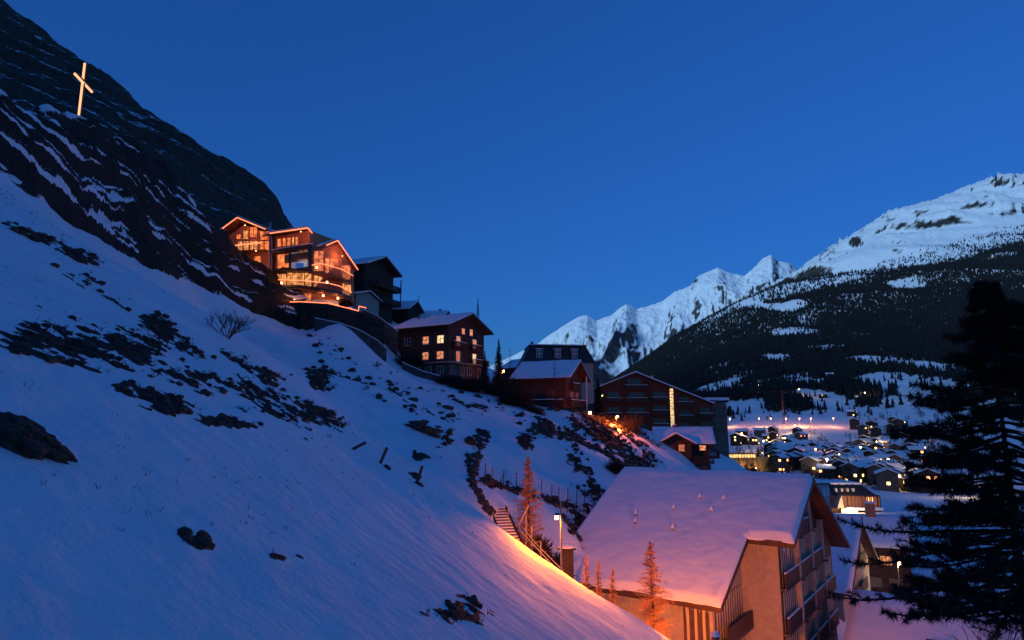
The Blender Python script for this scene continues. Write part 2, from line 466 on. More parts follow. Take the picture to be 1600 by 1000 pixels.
    mul = N.new('ShaderNodeMath'); mul.operation = 'MULTIPLY'; L.new(n2.outputs['Fac'], mul.inputs[0]); L.new(mx.outputs[0], mul.inputs[1])
    L.new(mul.outputs[0], bp2.inputs['Height']); L.new(bpc.outputs[0], bp2.inputs['Normal']); L.new(bp2.outputs[0], b.inputs['Normal'])
    return m
HX, HY, HZ, HBARE = build_hillside()

def ground_hill(x, y): return float(hill_z(np.array([x], float), np.array([y], float))[0])

# ---- the cliff behind the rock band
E3 = [(-260, -160, 205), (-120, -70, 200), (0, 8, 196), (40, 30, 195), (100, 72, 192), (150, 108, 190), (220, 160, 188), (262, 200, 187), (340, 255, 184), (400, 282, 182), (440, 318, 180), (456, 355, 178)]
cl_pts = [pp(*e) for e in E3]
cl_pts += [pp(-260, 40, 120), pp(0, 150, 122), pp(130, 200, 124), (P(260, 285, 128).x, 128, P(260, 285, 128).z), pp(340, 345, 134), pp(420, 372, 146), pp(470, 425, 160), pp(500, 440, 172)]
for e in E3:
    q = P(*e); cl_pts += [(q.x + 4, q.y + 30, q.z - 16), (q.x + 16, q.y + 70, q.z - 60)]
cl_pts += [(P(480, 430, 178).x, 178, P(480, 440, 178).z), (P(520, 470, 182).x, 184, P(520, 480, 184).z), (-20, 230, 15), (-10, 260, 5)]
cl_tps = TPS(cl_pts, 80.0, 3e-4)
def cliff_z(x, y):
    z = cl_tps(x, y)
    q = z + 0.42 * x + 0.10 * y + 5 * fbm(x * 0.03, y * 0.03, 3, 71)
    h = 7.0; fr = q / h - np.floor(q / h)
    q2 = q + 2 * fbm(x * 0.12, y * 0.12, 2, 75); h2 = 2.1; f2 = q2 / h2 - np.floor(q2 / h2)
    edge = 1
    return z + edge * ((smooth(0.45, 0.97, fr) - fr) * h * 0.55 + (smooth(0.35, 0.9, f2) - f2) * h2 * 0.6 + 2.6 * fbm(x * 0.09, y * 0.09, 5, 77, 0.6))
def cliff_material():
    m, N, L, b = new_mat('cliff_rock')
    g = N.new('ShaderNodeNewGeometry'); sx = N.new('ShaderNodeSeparateXYZ'); L.new(g.outputs['Normal'], sx.inputs[0])
    n1 = noise_node(N, L, 0.35, 8); n2 = noise_node(N, L, 0.8, 8, stretch=(1, 1, 1.6))
    s1 = N.new('ShaderNodeMath'); s1.operation = 'MULTIPLY_ADD'; s1.inputs[1].default_value = 0.6; L.new(n1.outputs['Fac'], s1.inputs[0]); L.new(sx.outputs[2], s1.inputs[2])
    st = N.new('ShaderNodeMapRange'); st.inputs[1].default_value = 1.12; st.inputs[2].default_value = 1.19; L.new(s1.outputs[0], st.inputs[0])
    rc = ramp(N, 0.28, 0.75, (0.024, 0.014, 0.009), (0.120, 0.076, 0.048)); L.new(n2.outputs['Fac'], rc.inputs[0])
    mixc = N.new('ShaderNodeMix'); mixc.data_type = 'RGBA'; mixc.inputs[7].default_value = (0.8, 0.81, 0.83, 1)
    L.new(st.outputs[0], mixc.inputs[0]); L.new(rc.outputs[0], mixc.inputs[6]); L.new(mixc.outputs[2], b.inputs['Base Color'])
    b.inputs['Roughness'].default_value = 0.9
    bp = N.new('ShaderNodeBump'); bp.inputs['Strength'].default_value = 0.8; bp.inputs['Distance'].default_value = 0.8
    L.new(n2.outputs['Fac'], bp.inputs['Height']); L.new(bp.outputs[0], b.inputs['Normal'])
    return m
ny, nx = 230, 360
yy = np.repeat(np.linspace(118, 262, ny)[:, None], nx, 1); xx = np.linspace(-1.35, -0.10, nx)[None, :] * (yy + 12)
x, y = xx.ravel(), yy.ravel()
me = mesh_np('cliff', np.stack([x, y, cliff_z(x, y)], 1), grid_faces(ny, nx)); set_smooth(me)
tag(link_mesh('cliff_hill', me, cliff_material()), 'dark rocky cliff against the sky above the slope', kind='structure')

# ---- unseen mountain flank to the west, added and raised to shade the village
ny, nx = 60, 50
yy = np.repeat(np.linspace(-1500, 700, ny)[:, None], nx, 1); xx = np.repeat(np.linspace(-1600, -150, nx)[None, :], ny, 0)
x, y = xx.ravel(), yy.ravel()
t = np.clip((-150 - x) / 1450, 0, 1)
z = 20 + 1050 * t ** 0.85 + 40 * fbm(x * 0.006, y * 0.006, 4, 91) * smooth(0, 0.1, t) - 0.02 * y
z -= smooth(150, 330, y) * 420 + smooth(100, 170, y + (x + 150) * 0.1) * 30
me = mesh_np('shading_flank', np.stack([x, y, z], 1), grid_faces(ny, nx)); set_smooth(me)
tag(link_mesh('shading_flank', me, cliff_material()), kind='structure')

# ---- valley, village slope and the wooded mountain
va = [(1330, 850, 120), (1330, 805, 170), (1420, 800, 200), (1300, 762, 300), (1420, 770, 300), (1300, 728, 430), (1420, 735, 420), (1200, 742, 380), (1300, 698, 590), (1180, 700, 590), (1430, 700, 560), (1250, 664, 740), (1150, 668, 740), (1340, 664, 730),
      (1200, 643, 840), (1140, 650, 860), (1300, 640, 850), (1450, 650, 720), (1560, 680, 600), (1440, 575, 1050), (1560, 600, 850), (1300, 605, 1000), (1200, 615, 980), (1100, 625, 1100), (1000, 612, 1700), (1120, 600, 1350),
      (1030, 580, 2100), (1100, 532, 2250), (1180, 472, 2450), (1240, 450, 2600), (1300, 440, 2700), (1450, 420, 2800), (1600, 380, 2800), (1300, 520, 1650), (1500, 500, 1500), (1600, 480, 1400), (1200, 550, 1600), (1400, 550, 1250), (1750, 400, 2100), (1750, 372, 2900),
      (1255, 416, 4200), (1300, 388, 4200), (1350, 360, 4200), (1400, 326, 4250), (1450, 312, 4250), (1490, 298, 4250), (1532, 281, 4250), (1570, 287, 4250), (1610, 286, 4250), (1700, 300, 4300), (1850, 330, 4300), (1850, 420, 2000), (1850, 560, 1100)]
val_pts = [pp(*a) for a in va]
for a in va:
    if a[2] >= 4200:
        q = P(*a); val_pts.append((q.x - 150, q.y + 900, q.z - 420))
val_pts += [(-100, 250, -40), (-150, 600, -60), (-200, 1200, -90), (-200, 2500, -150), (100, 3500, -100), (0, 5000, -150), (600, 5000, 0), (60, 100, -24), (120, 60, -27), (200, 150, -20), (60, 20, -27), (200, 20, -22), (60, 250, -34), (300, 420, -12)]
val_tps = TPS(val_pts, 900.0, 1e-6)
def valley_z(x, y):
    z = val_tps(x, y)
    a = smooth(700, 2600, y)
    return z + a * (90 * (ridged(x * 0.0016 + 0.0006 * y, y * 0.0008, 5, 131, 0.5) - 0.45)) * (1 - 0.55 * smooth(3900, 4250, y)) + smooth(300, 800, y) * 7 * fbm(x * 0.01, y * 0.01, 4, 141) + smooth(2700, 3700, y) * (150 * (ridged(x * 0.0032 + 0.0012 * y, y * 0.0011, 5, 149, 0.55) - 0.5) * (1 - 0.72 * smooth(3950, 4230, y)) + 16 * fbm(x * 0.012, y * 0.012, 4, 153))
def snowy_mountain_material(name, lo, hi, scale, rock0, rock1):
    m, N, L, b = new_mat(name)
    g = N.new('ShaderNodeNewGeometry'); sx = N.new('ShaderNodeSeparateXYZ'); L.new(g.outputs['Normal'], sx.inputs[0])
    n1 = noise_node(N, L, scale, 10); n2 = noise_node(N, L, scale * 5, 8)
    s1 = N.new('ShaderNodeMath'); s1.operation = 'MULTIPLY_ADD'; s1.inputs[1].default_value = 0.6; L.new(n1.outputs['Fac'], s1.inputs[0]); L.new(sx.outputs[2], s1.inputs[2])
    st = N.new('ShaderNodeMapRange'); st.inputs[1].default_value = lo; st.inputs[2].default_value = hi; L.new(s1.outputs[0], st.inputs[0])
    rc = ramp(N, 0.3, 0.7, rock0, rock1); L.new(n2.outputs['Fac'], rc.inputs[0])
    mixc = N.new('ShaderNodeMix'); mixc.data_type = 'RGBA'; mixc.inputs[7].default_value = (0.88, 0.89, 0.91, 1)
    L.new(st.outputs[0], mixc.inputs[0]); L.new(rc.outputs[0], mixc.inputs[6]); L.new(mixc.outputs[2], b.inputs['Base Color'])
    b.inputs['Roughness'].default_value = 0.85; b.inputs['Specular IOR Level'].default_value = 0.2
    bp = N.new('ShaderNodeBump'); bp.inputs['Strength'].default_value = 0.5; bp.inputs['Distance'].default_value = 0.05 / scale
    L.new(n2.outputs['Fac'], bp.inputs['Height']); L.new(bp.outputs[0], b.inputs['Normal'])
    return m
ny, nx = 400, 400
tt = np.linspace(0, 1, ny)
yy = np.repeat((20 + (np.exp(tt * 4.2) - 1) / (math.exp(4.2) - 1) * 5400)[:, None], nx, 1)
xx = np.linspace(-0.22, 1.25, nx)[None, :] * (yy + 160)
x, y = xx.ravel(), yy.ravel()
me = mesh_np('mountainside', np.stack([x, y, valley_z(x, y)], 1), grid_faces(ny, nx)); set_smooth(me)
tag(link_mesh('valley_ground_and_mountain', me, snowy_mountain_material('valley_snow', 0.99, 1.07, 0.007, (0.02, 0.017, 0.015), (0.07, 0.06, 0.055))),
    'snowy valley floor rising into the wooded mountain', kind='structure')

# ---- the far range
SK = [(600, 640), (700, 600), (780, 565), (835, 540), (860, 522), (885, 505), (905, 494), (918, 492), (932, 500), (955, 492), (978, 474), (995, 482), (1012, 478), (1035, 470), (1055, 455), (1078, 447), (1092, 430), (1106, 424), (1122, 417), (1135, 424), (1150, 428), (1163, 430), (1180, 416), (1190, 405), (1204, 397), (1216, 408), (1232, 410), (1245, 420), (1270, 430), (1350, 430), (1500, 460)]
RY = 9000.0
sk = np.array([tuple(P(a, b, RY)) for a, b in SK])
def range_z(x, y):
    xs = x * RY / np.maximum(y, 1)
    H = np.interp(xs, sk[:, 0], sk[:, 2])
    d = (RY - y)
    f = np.where(d > 0, d * 0.52, -d * 0.9)
    w = smooth(0, 1500, np.abs(d))
    wx = x + 260 * fbm(x * 0.0012, y * 0.0012, 3, 173)
    sp = ridged(wx * 0.00062 - 0.0003 * y, y * 0.0002 + x * 0.00012, 6, 171, 0.56) - 0.5
    z = H - f + w * 950 * sp + 60 * (ridged(x * 0.006, y * 0.004, 4, 181, 0.6) - 0.55) * smooth(0, 150, np.abs(d)) + 14 * fbm(x * 0.02, y * 0.004, 3, 187)
    return z
ny, nx = 250, 480
yy = np.repeat(np.linspace(4700, 9600, ny)[:, None], nx, 1); xx = np.linspace(-0.16, 0.62, nx)[None, :] * yy
x, y = xx.ravel(), yy.ravel()
me = mesh_np('far_mountains', np.stack([x, y, range_z(x, y)], 1), grid_faces(ny, nx)); set_smooth(me)
tag(link_mesh('far_mountains', me, snowy_mountain_material('far_range_snow', 0.80, 0.92, 0.0026, (0.03, 0.03, 0.032), (0.10, 0.10, 0.10))), 'far range of jagged snowy peaks', kind='structure')

# ================================================================== BUILDING KIT
# house frame: origin at the corner of the ground plan that comes nearest, the eave side (S) along -X, the gable (E) along +Y
class House:
    def __init__(s, name, label, cat, loc, yaw, L, W, group=None):
        s.root = empty(name, loc, yaw); tag(s.root, label, cat, group)
        s.L, s.W = L, W
    def pt(s, face, a, o, z):
        if face == 'S': return (a, -o, z)
        if face == 'E': return (o, a, z)
        if face == 'N': return (a, s.W + o, z)
        return (-s.L - o, a, z)
    def fbox(s, mb, face, a0, a1, o0, o1, z0, z1, m=0):
        q = s.pt
        mb.hexa([q(face, a0, o0, z0), q(face, a1, o0, z0), q(face, a1, o1, z0), q(face, a0, o1, z0),
                 q(face, a0, o0, z1), q(face, a1, o0, z1), q(face, a1, o1, z1), q(face, a0, o1, z1)], m)
    def body(s, H, pitch, m, z0=0.0, rf=0.5, name='wall'):
        """five sided walls; H eave height on S, the ridge at rf of the width"""
        s.H, s.pitch, s.rf = H, math.tan(R(pitch)), rf
        s.HR = H + rf * s.W * s.pitch
        s.HN = s.HR - (1 - rf) * s.W * s.pitch
        ring = [(0, 0, z0), (0, s.W, z0), (0, s.W, s.HN), (0, rf * s.W, s.HR), (0, 0, H)]
        mb = MB(); mb.prism(ring, (-s.L, 0, 0)); return mb.build(name, m, s.root)
    def band(s, z0, z1, m, o=0.06, name='plinth', faces='SE'):
        mb = MB()
        if 'S' in faces: s.fbox(mb, 'S', -s.L - o, o, -0.02, o, z0, z1)
        if 'E' in faces: s.fbox(mb, 'E', -o + 0.001, s.W + o, -0.02, o + 0.002, z0, z1)
        return mb.build(name, m, s.root)
    def roof(s, oe=0.9, og=0.9, ogw=0.5, th=0.22, snow=0.32, m=None, seed=1, edge=None):
        """timber roof deck with a blanket of snow lying on it; oe eave and og gable overhang"""
        t, W, rf = s.pitch, s.W, s.rf
        x0, x1 = -s.L - ogw, og
        yS, yN, yR = -oe, W + oe, rf * W
        zS, zN, zR = s.H - oe * t, s.HN - oe * t, s.HR
        mb = MB()
        ring = lambda x, lo, hi, a=0.0: [(x, yS + a, zS + lo + a * t), (x, yR, zR + lo), (x, yN - a, zN + lo + a * t), (x, yN - a, zN + hi + a * t), (x, yR, zR + hi), (x, yS + a, zS + hi + a * t)]
        mb.prism(ring(x0, 0.01, th), (x1 - x0, 0, 0))
        r = mb.build('roof', m or SOFFIT, s.root)
        if edge:
            mb = MB(); d = 0.05
            for (ya, za, yb, zb) in ((yS, zS, yR, zR), (yN, zN, yR, zR)):
                mb.hexa([(x1 + 0.004, ya, za - 0.06), (x1 + d, ya, za - 0.06), (x1 + d, yb, zb - 0.06), (x1 + 0.004, yb, zb - 0.06), (x1 + 0.004, ya, za + th + .02), (x1 + d, ya, za + th + .02), (x1 + d, yb, zb + th + .02), (x1 + 0.004, yb, zb + th + .02)])
            mb.build('barge_board', edge, r)
        if snow:
            n, k = 26, 9
            rs = random.Random(seed); vs, fs = [], []
            prof = [(yS - 0.05, zS + th, 0.0)]
            for i in range(k + 1): prof.append((yS + (yR - yS) * i / k, zS + (zR - zS) * i / k + th, 1.0))
            for i in range(1, k + 1): prof.append((yR + (yN - yR) * i / k, zR + (zN - zR) * i / k + th, 1.0))
            prof.append((yN + 0.05, zN + th, 0.0))
            K = len(prof)
            X = np.linspace(x0 + 0.02, x1 - 0.02, n)
            xx = np.repeat(X[:, None], K, 1); yy = np.repeat(np.array([p[0] for p in prof])[None], n, 0)
            zz = np.array([p[1] for p in prof])[None] + np.array([p[2] for p in prof])[None] * snow * (1 + 0.45 * fbm(xx * 0.5 + seed * 7, yy * 0.5, 3, seed)) + 0.004
            yy = yy + 0.10 * fbm(xx * 0.9 + seed * 3, yy * 0.0, 3, seed + 5) * (np.abs(np.arange(K) - (K - 1) / 2) >= (K - 1) / 2 - 1)[None]
            V = np.stack([xx, yy, zz], -1).reshape(-1, 3)
            F = grid_faces(n, K).tolist()
            # close the gable ends of the blanket down to the deck
            base = len(V); low = [(x, p[0], p[1] + 0.003) for x in (X[0], X[-1]) for p in prof]
            V = np.concatenate([V, np.array(low)])
            for e, row in ((0, 0), (1, n - 1)):
                for j in range(K - 1):
                    a, b_ = row * K + j, row * K + j + 1; c, d_ = base + e * K + j + 1, base + e * K + j
                    F.append([a, b_, c, d_] if e else [b_, a, d_, c])
            me = mesh_np('snow_cover', V, np.array(F)); set_smooth(me)
            link_mesh('snow_cover', me, SNOW, r)
        return r
    def window(s, face, a, z, w, h, pane, frame=None, bars=(1, 0), shutters=None, sill=True, depth=0.07, name='window'):
        """a: centre along the face, z: sill height"""
        fm = frame or WHITE_FRAME
        t = 0.07; mb = MB(); f = s.fbox
        f(mb, face, a - w / 2 - t, a - w / 2, -0.03, depth, z - t, z + h + t); f(mb, face, a + w / 2, a + w / 2 + t, -0.03, depth, z - t, z + h + t)
        f(mb, face, a - w / 2, a + w / 2, -0.03, depth, z - t, z); f(mb, face, a - w / 2, a + w / 2, -0.03, depth, z + h, z + h + t)
        for i in range(bars[0]):
            c = a - w / 2 + w * (i + 1) / (bars[0] + 1); f(mb, face, c - 0.03, c + 0.03, 0.02, depth - 0.01, z, z + h)
        for i in range(bars[1]):
            c = z + h * (i + 1) / (bars[1] + 1); f(mb, face, a - w / 2, a + w / 2, 0.022, depth - 0.012, c - 0.025, c + 0.025)
        o = mb.build(name, fm, s.root)
        mb = MB(); f(mb, face, a - w / 2, a + w / 2, 0.004, 0.018, z, z + h); mb.build('pane', pane, o)
        if sill:
            mb = MB(); f(mb, face, a - w / 2 - 0.12, a + w / 2 + 0.12, depth + .001, depth + 0.07, z - 0.14, z - 0.075); mb.build('sill', fm, o)
        if shutters is not None:
            for sg in (-1, 1):
                mb = MB(); c = a + sg * (w / 2 + t + w * 0.25 + .01); f(mb, face, c - w * 0.25, c + w * 0.25, 0.01, 0.05, z - 0.03, z + h + 0.03); mb.build('shutter', shutters, o)
        return o
    def balcony(s, face, a0, a1, z, depth, m, rail=1.0, slats=True, snow=True, post_to=None, floor_t=0.18):
        mb = MB(); s.fbox(mb, face, a0, a1, 0.005, depth, z - floor_t, z)
        b = mb.build('balcony', m, s.root)
        mb = MB(); f = s.fbox
        f(mb, face, a0, a1, depth - 0.08, depth - 0.002, z + rail - 0.09, z + rail)
        f(mb, face, a0, a1, depth - 0.07, depth - 0.02, z + 0.08, z + 0.16)
        for e0, e1 in ((a0, a0 + 0.08), (a1 - 0.08, a1)):
            f(mb, face, e0, e1, 0.01, depth - 0.09, z + rail - 0.09, z + rail)
        n = max(2, int((a1 - a0) / 0.22))
        for i in range(n):
            c = a0 + (a1 - a0) * (i + 0.5) / n; f(mb, face, c - 0.08, c + 0.08, depth - 0.06, depth - 0.03, z + 0.001, z + rail - 0.091)
        n = max(2, int(depth / 0.25))
        for e in (a0 + 0.03, a1 - 0.06):
            for i in range(n):
                c = 0.05 + (depth - 0.2) * (i + 0.5) / n; f(mb, face, e, e + 0.03, c - 0.08, c + 0.08, z + 0.001, z + rail - 0.091)
        mb.build('railing', m, b)
        if post_to:
            for e in (a0 + 0.1, a1 - 0.1):
                mb = MB(); f(mb, face, e - 0.09, e + 0.09, depth - 0.26, depth - 0.09, z, post_to); mb.build('post', m, b)
        if snow:
            mb = MB(); f(mb, face, a0 + .01, a1 - .01, depth - 0.09, depth + 0.01, z + rail + .001, z + rail + 0.09); mb.build('snow', SNOW, b)
        return b
    def chimney(s, x, y, w, h, m=None, cap=True):
        z = s.HR - abs(y - s.rf * s.W) * s.pitch
        mb = MB(); mb.box(x - w / 2, x + w / 2, y - w / 2, y + w / 2, z - 0.4, z + h); c = mb.build('chimney', m or GREY_STONE, s.root)
        if cap:
            mb = MB(); mb.box(x - w * .62, x + w * .62, y - w * .62, y + w * .62, z + h + 0.003, z + h + 0.16); mb.build('chimney_cap', SNOW, c)

WARM = glow('warm_lit_pane', (1.0, 0.33, 0.12), 1.05, 0.7, 2.6)
PALE = glow('pale_lit_pane', (1.0, 0.62, 0.28), 1.5, 0.6, 2.6)
RED_LIT = glow('reddish_lit_pane', (0.85, 0.22, 0.09), 0.8, 0.5, 2.2)
DIM = glow('dim_pane', (0.10, 0.06, 0.05), 0.35, 0.5, 1.2)
def point_light(name, loc, color, power, radius=0.15, parent=None, cone=None):
    d = bpy.data.lights.new(name, 'SPOT' if cone else 'POINT'); d.energy = power
    if cone: d.spot_size = R(cone); d.spot_blend = 0.6      # hooded lamp shining down
    d.color = color; d.shadow_soft_size = radius
    o = bpy.data.objects.new(name, d); o.location = loc; col.objects.link(o)
    if parent is not None: o.parent = parent
    return o
SODIUM = (1.0, 0.20, 0.005)

# ================================================================== THE BIG HOUSE BELOW THE SLOPE
def big_house():
    yaw = R(-36.5)
    d = Vector((math.cos(yaw), math.sin(yaw), 0)); e = Vector((-math.sin(yaw), math.cos(yaw), 0))
    ridge = P(1270, 745, 50.1)
    root = empty('apartment_house', (ridge.x, ridge.y, -21.5), yaw)
    tag(root, 'large apartment house with wide snow roof and balconied gable below the slope', 'house')
    ZR = ridge.z + 21.5 - 0.35           # deck height at the ridge, in house coordinates
    t = math.tan(R(28.2))
    XL, XB = -16.0, -3.05                # left end, step between the deep and the shallow block
    yA, yE, yB = -7.0, -13.0, 12.6       # roof edges: shallow eave, deep eave, far eave
    zat = lambda y: ZR - abs(y) * t
    th = 0.28
    # walls
    mb = MB()
    w0, w1, wA, wE, wN = XL + 0.7, -1.35, -5.9, -11.9, 11.4
    mb.prism([(w0, wE, 0), (w0, wN, 0), (w0, wN, zat(wN)), (w0, 0, zat(0)), (w0, wE, zat(wE))], (XB - 0.9 - w0, 0, 0))
    mb.build('wall', PLASTER, root).data.name = 'deep_block'
    mb = MB()
    mb.prism([(XB - 0.89, wA, 0), (XB - 0.89, wN - .01, 0), (XB - 0.89, wN - .01, zat(wN)), (XB - 0.89, 0, zat(0) - .01), (XB - 0.89, wA, zat(wA) - .01)], (w1 - XB + 0.89, 0, 0))
    mb.build('wall', PLASTER, root)
    # roof decks
    mb = MB()
    ring = lambda x, ya, lo, hi: [(x, ya, zat(ya) + lo), (x, 0, ZR + lo), (x, yB, zat(yB) + lo), (x, yB, zat(yB) + hi), (x, 0, ZR + hi), (x, ya, zat(ya) + hi)]
    mb.prism(ring(XL, yE, 0.02, th), (XB - XL, 0, 0)); mb.prism(ring(XB + .002, yA, 0.02, th), (-XB, 0, 0))
    roof = mb.build('roof', SOFFIT, root)
    # fascia boards along the edges
    FAS = plain('fascia_boards', (0.06, 0.026, 0.016), 0.7, 0.3, 3, 0.2)
    mb = MB()
    def edge(p, q, off, dz0=-0.10, dz1=0.30):
        p, q, off = Vector(p), Vector(q), Vector(off)
        z0, z1 = Vector((0, 0, dz0)), Vector((0, 0, dz1))
        mb.hexa([p + z0, q + z0, q + off + z0, p + off + z0, p + z1, q + z1, q + off + z1, p + off + z1])
    edge((XL, yE - .002, zat(yE)), (XB, yE - .002, zat(yE)), (0, -0.06, 0))
    edge((XB, yA - .002, zat(yA)), (0, yA - .002, zat(yA)), (0, -0.06, 0))
    edge((.002, yA - .06, zat(yA)), (.002, 0, ZR), (0.06, 0, 0)); edge((.002, yB, zat(yB)), (.002, 0.003, ZR), (0.06, 0, 0))
    edge((XB + .002, yE - .06, zat(yE)), (XB + .002, yA - .07, zat(yA)), (0.06, 0, 0))
    edge((XL - .062, yE - .06, zat(yE)), (XL - .062, 0, ZR), (0.06, 0, 0))
    mb.build('barge_board', FAS, roof)
    # the snow blanket: thick, with a soft rolled edge, wind ripples and hollows
    xs = np.concatenate([np.linspace(XL - .06, XB + .05, 128), np.linspace(XB + .05, .06, 32)[1:]])
    ys = np.concatenate([[yE - .1], np.linspace(yE - .04, yA - .1, 56), np.linspace(yA - .1, 0, 64)[1:], np.linspace(0, yB, 22)[1:], [yB + .06]])
    nx_, K = len(xs), len(ys)
    xx = np.repeat(xs[:, None], K, 1); yy = np.repeat(ys[None], nx_, 0)
    hh = 0.36 + 0.14 * fbm(xx * 0.22, yy * 0.22, 4, 301) + 0.05 * fbm(xx * 0.9, yy * 1.5, 4, 305)
    front = np.where(xx > XB + .051, yy - (yA - .1), yy - (yE - .1)); side = np.where(yy < yA - .101, XB + .05 - xx, .06 - xx)
    ed = np.minimum(np.minimum(smooth(-.02, .42, front), smooth(-.02, .4, yB + .06 - yy)), np.minimum(smooth(-.02, .3, side), smooth(-.02, .3, xx - XL + .06)))
    zz = ZR - np.abs(yy) * t + th + 0.005 + hh * (0.12 + 0.88 * ed) - 0.10 * np.exp(-(yy / 0.5) ** 2)
    yj = yy + 0.13 * fbm(xx * 0.8, yy * 0, 4, 311) * ((front < .4) & (front > -.01))
    F = grid_faces(nx_, K); fx = xx.ravel()[F].mean(1); fy = yy.ravel()[F].mean(1)
    F = F[~((fx > XB + .051) & (fy < yA - .1))]
    me = mesh_np('snow_cover', np.stack([xx, yj, zz], -1).reshape(-1, 3), F)
    bm = bmesh.new(); bm.from_mesh(me)
    bmesh.ops.delete(bm, geom=[v for v in bm.verts if not v.link_faces], context='VERTS')
    r = bmesh.ops.extrude_edge_only(bm, edges=[q for q in bm.edges if q.is_boundary])
    for v in [g for g in r['geom'] if isinstance(g, bmesh.types.BMVert)]: v.co.z = ZR - abs(v.co.y) * t + th + 0.003
    bmesh.ops.recalc_face_normals(bm, faces=bm.faces)
    bm.to_mesh(me); bm.free(); set_smooth(me)
    link_mesh('snow_cover', me, SNOW, roof)
    # icicles along the eaves
    mb = MB(); gi = random.Random(4)
    for (xa, xb, ye) in ((XL + .2, XB - .1, yE - .075), (XB + .3, -.1, yA - .075)):
        x = xa
        while x < xb:
            l_ = gi.random() ** 3 * .55 + .05; mb.tube([(x, ye, zat(ye) - .09), (x, ye, zat(ye) - .1 - l_)], .022, 5, 0, .002); x += gi.uniform(.06, .5)
    ic = mb.build('icicles', plain('ice', (.6, .68, .75), .15, .1, 3, 0), roof); ic['kind'] = 'stuff'
    # vent hoods poking out of the snow
    for (px, py) in ((994, 803), (994, 815), (1053, 794), (1052, 825), (1094, 777), (1131, 779), (1112, 797)):
        su, sw = slopes(px, py)
        # meet the roof plane
        n = (Vector((0, 0, 1)) + e * (-t)); o = ridge + Vector((0, 0, 0.35))
        dr = Vector((su, 1, sw)); Y = o.dot(n) / dr.dot(n); w = dr * Y
        lx = (w - root.location).dot(d); ly = (w - root.location).dot(e); lz = ZR - abs(ly) * t + th + 0.30
        mb = MB()
        mb.prism([(lx - .13, ly - .13, lz - .25), (lx + .13, ly - .13, lz - .25), (lx, ly + .15, lz - .15)], (0, 0, 0.36))
        v = mb.build('vent_hood', METAL, roof)
        mb = MB(); mb.poly([(lx - .15, ly - .16, lz + .115), (lx + .15, ly - .16, lz + .115), (lx, ly, lz + .48)]); mb.poly([(lx + .15, ly - .16, lz + .115), (lx, ly + .18, lz + .115), (lx, ly, lz + .48)]); mb.poly([(lx, ly + .18, lz + .115), (lx - .15, ly - .16, lz + .115), (lx, ly, lz + .48)]); mb.poly([(lx - .15, ly - .16, lz + .115), (lx, ly + .18, lz + .115), (lx + .15, ly - .16, lz + .115)])
        mb.build('snow', SNOW, v)
    # gable front: floors, fins, parapets and slatted fronts
    SLAT = plain('pale_slats', (0.50, 0.43, 0.34), 0.7, 0.12, 2, 0.15, (6, 6, 0.5))
    BACK = plain('balcony_back', (0.075, 0.045, 0.035), 0.8, 0.3, 2, 0.1)
    PARA = timber('balcony_boards', (0.045, 0.022, 0.015), 0.2)
    GAB = plain('gable_boards', (0.055, 0.028, 0.018), 0.8, 0.3, 2.0, 0.3, (8, 8, 0.6))
    def slat_bay(parent, x, y0, y1, z0, z1, ax='x'):
        n = max(3, int(round(abs(y1 - y0) / 0.5)))
        for i in range(n):
            c = y0 + (y1 - y0) * (i + 0.5) / n; top = z1
            mb = MB()
            if ax == 'x': mb.box(x, x + 0.015, c - 0.13, c + 0.13, z0, top)
            else: mb.box(c - 0.085, c + 0.085, x - 0.06, x, z0, top)
            mb.build('slat', SLAT, parent)
    S = 2.9
    bays = [(-5.8, -2.0), (-1.55, 2.2), (2.65, 6.2), (6.65, 10.6)]
    top_floor = zat(-5.9)
    mb = MB()                                                    # boarding in the gable head and behind the bays
    mb.prism([(w1 + .004, -5.85, 0.5), (w1 + .004, 11.3, 0.5), (w1 + .004, 11.3, zat(11.3) - .02), (w1 + .004, 0, ZR - .02), (w1 + .004, -5.85, zat(-5.85) - .02)], (0.03, 0, 0))
    mb.build('gable_boarding', GAB, root)
    lev = [top_floor - 0.2 - 0.55 - k * S for k in range(-1, 5)]
    for (y0, y1) in bays:
        stag = 0.0
        for k, z in enumerate(lev):
            if z < 0.4: continue
            zt = z + S - 0.28
            lim = min(zat(y0), zat(y1)) - 0.35
            if z + 1.6 > lim: continue
            zt = min(zt, lim)
            mb = MB(); mb.box(w1 + .036, w1 + .42, y0, y1, z - 0.16, z); b = mb.build('balcony', GREY_STONE, root)
            mb = MB(); mb.box(w1 + .32, w1 + .40, y0 + .005, y1 - .005, z + .002, z + 1.0); mb.build('parapet', PARA, b)
            mb = MB(); mb.box(w1 + .30, w1 + .42, y0 + .01, y1 - .01, z + 1.003, z + 1.07); mb.build('snow', SNOW, b)
            mb = MB(); mb.box(w1 + .037, w1 + .05, y0 + .02, y1 - .02, z + .003, zt - .01); mb.build('balcony_back', BACK, b)
            slat_bay(b, w1 + .10, y0 + .03, y1 - .03, z + .003, zt)
    for yf in (-1.78, 2.42, 6.42):
        zt = min(zat(yf - .2), zat(yf + .2)) - 0.05
        mb = MB(); mb.box(w1 + .035, w1 + .46, yf - 0.2, yf + 0.2, 0.2, zt); fin = mb.build('fin_wall', PLASTER, root)
        for k, z in enumerate(lev):
            if 0.4 < z < zt - 1: 
                mb = MB(); mb.box(w1 + .461, w1 + .75, yf - .26, yf + .26, z - .12, z - .02); mb.build('ledge', DARK_METAL, fin)
    # shallow block: top window in the gable, side bays of the deep block
    mb = MB(); mb.box(w1 + .036, w1 + .12, -0.75, 0.75, ZR - 3.6, ZR - 1.7); wo_ = mb.build('window', WHITE_FRAME, root)
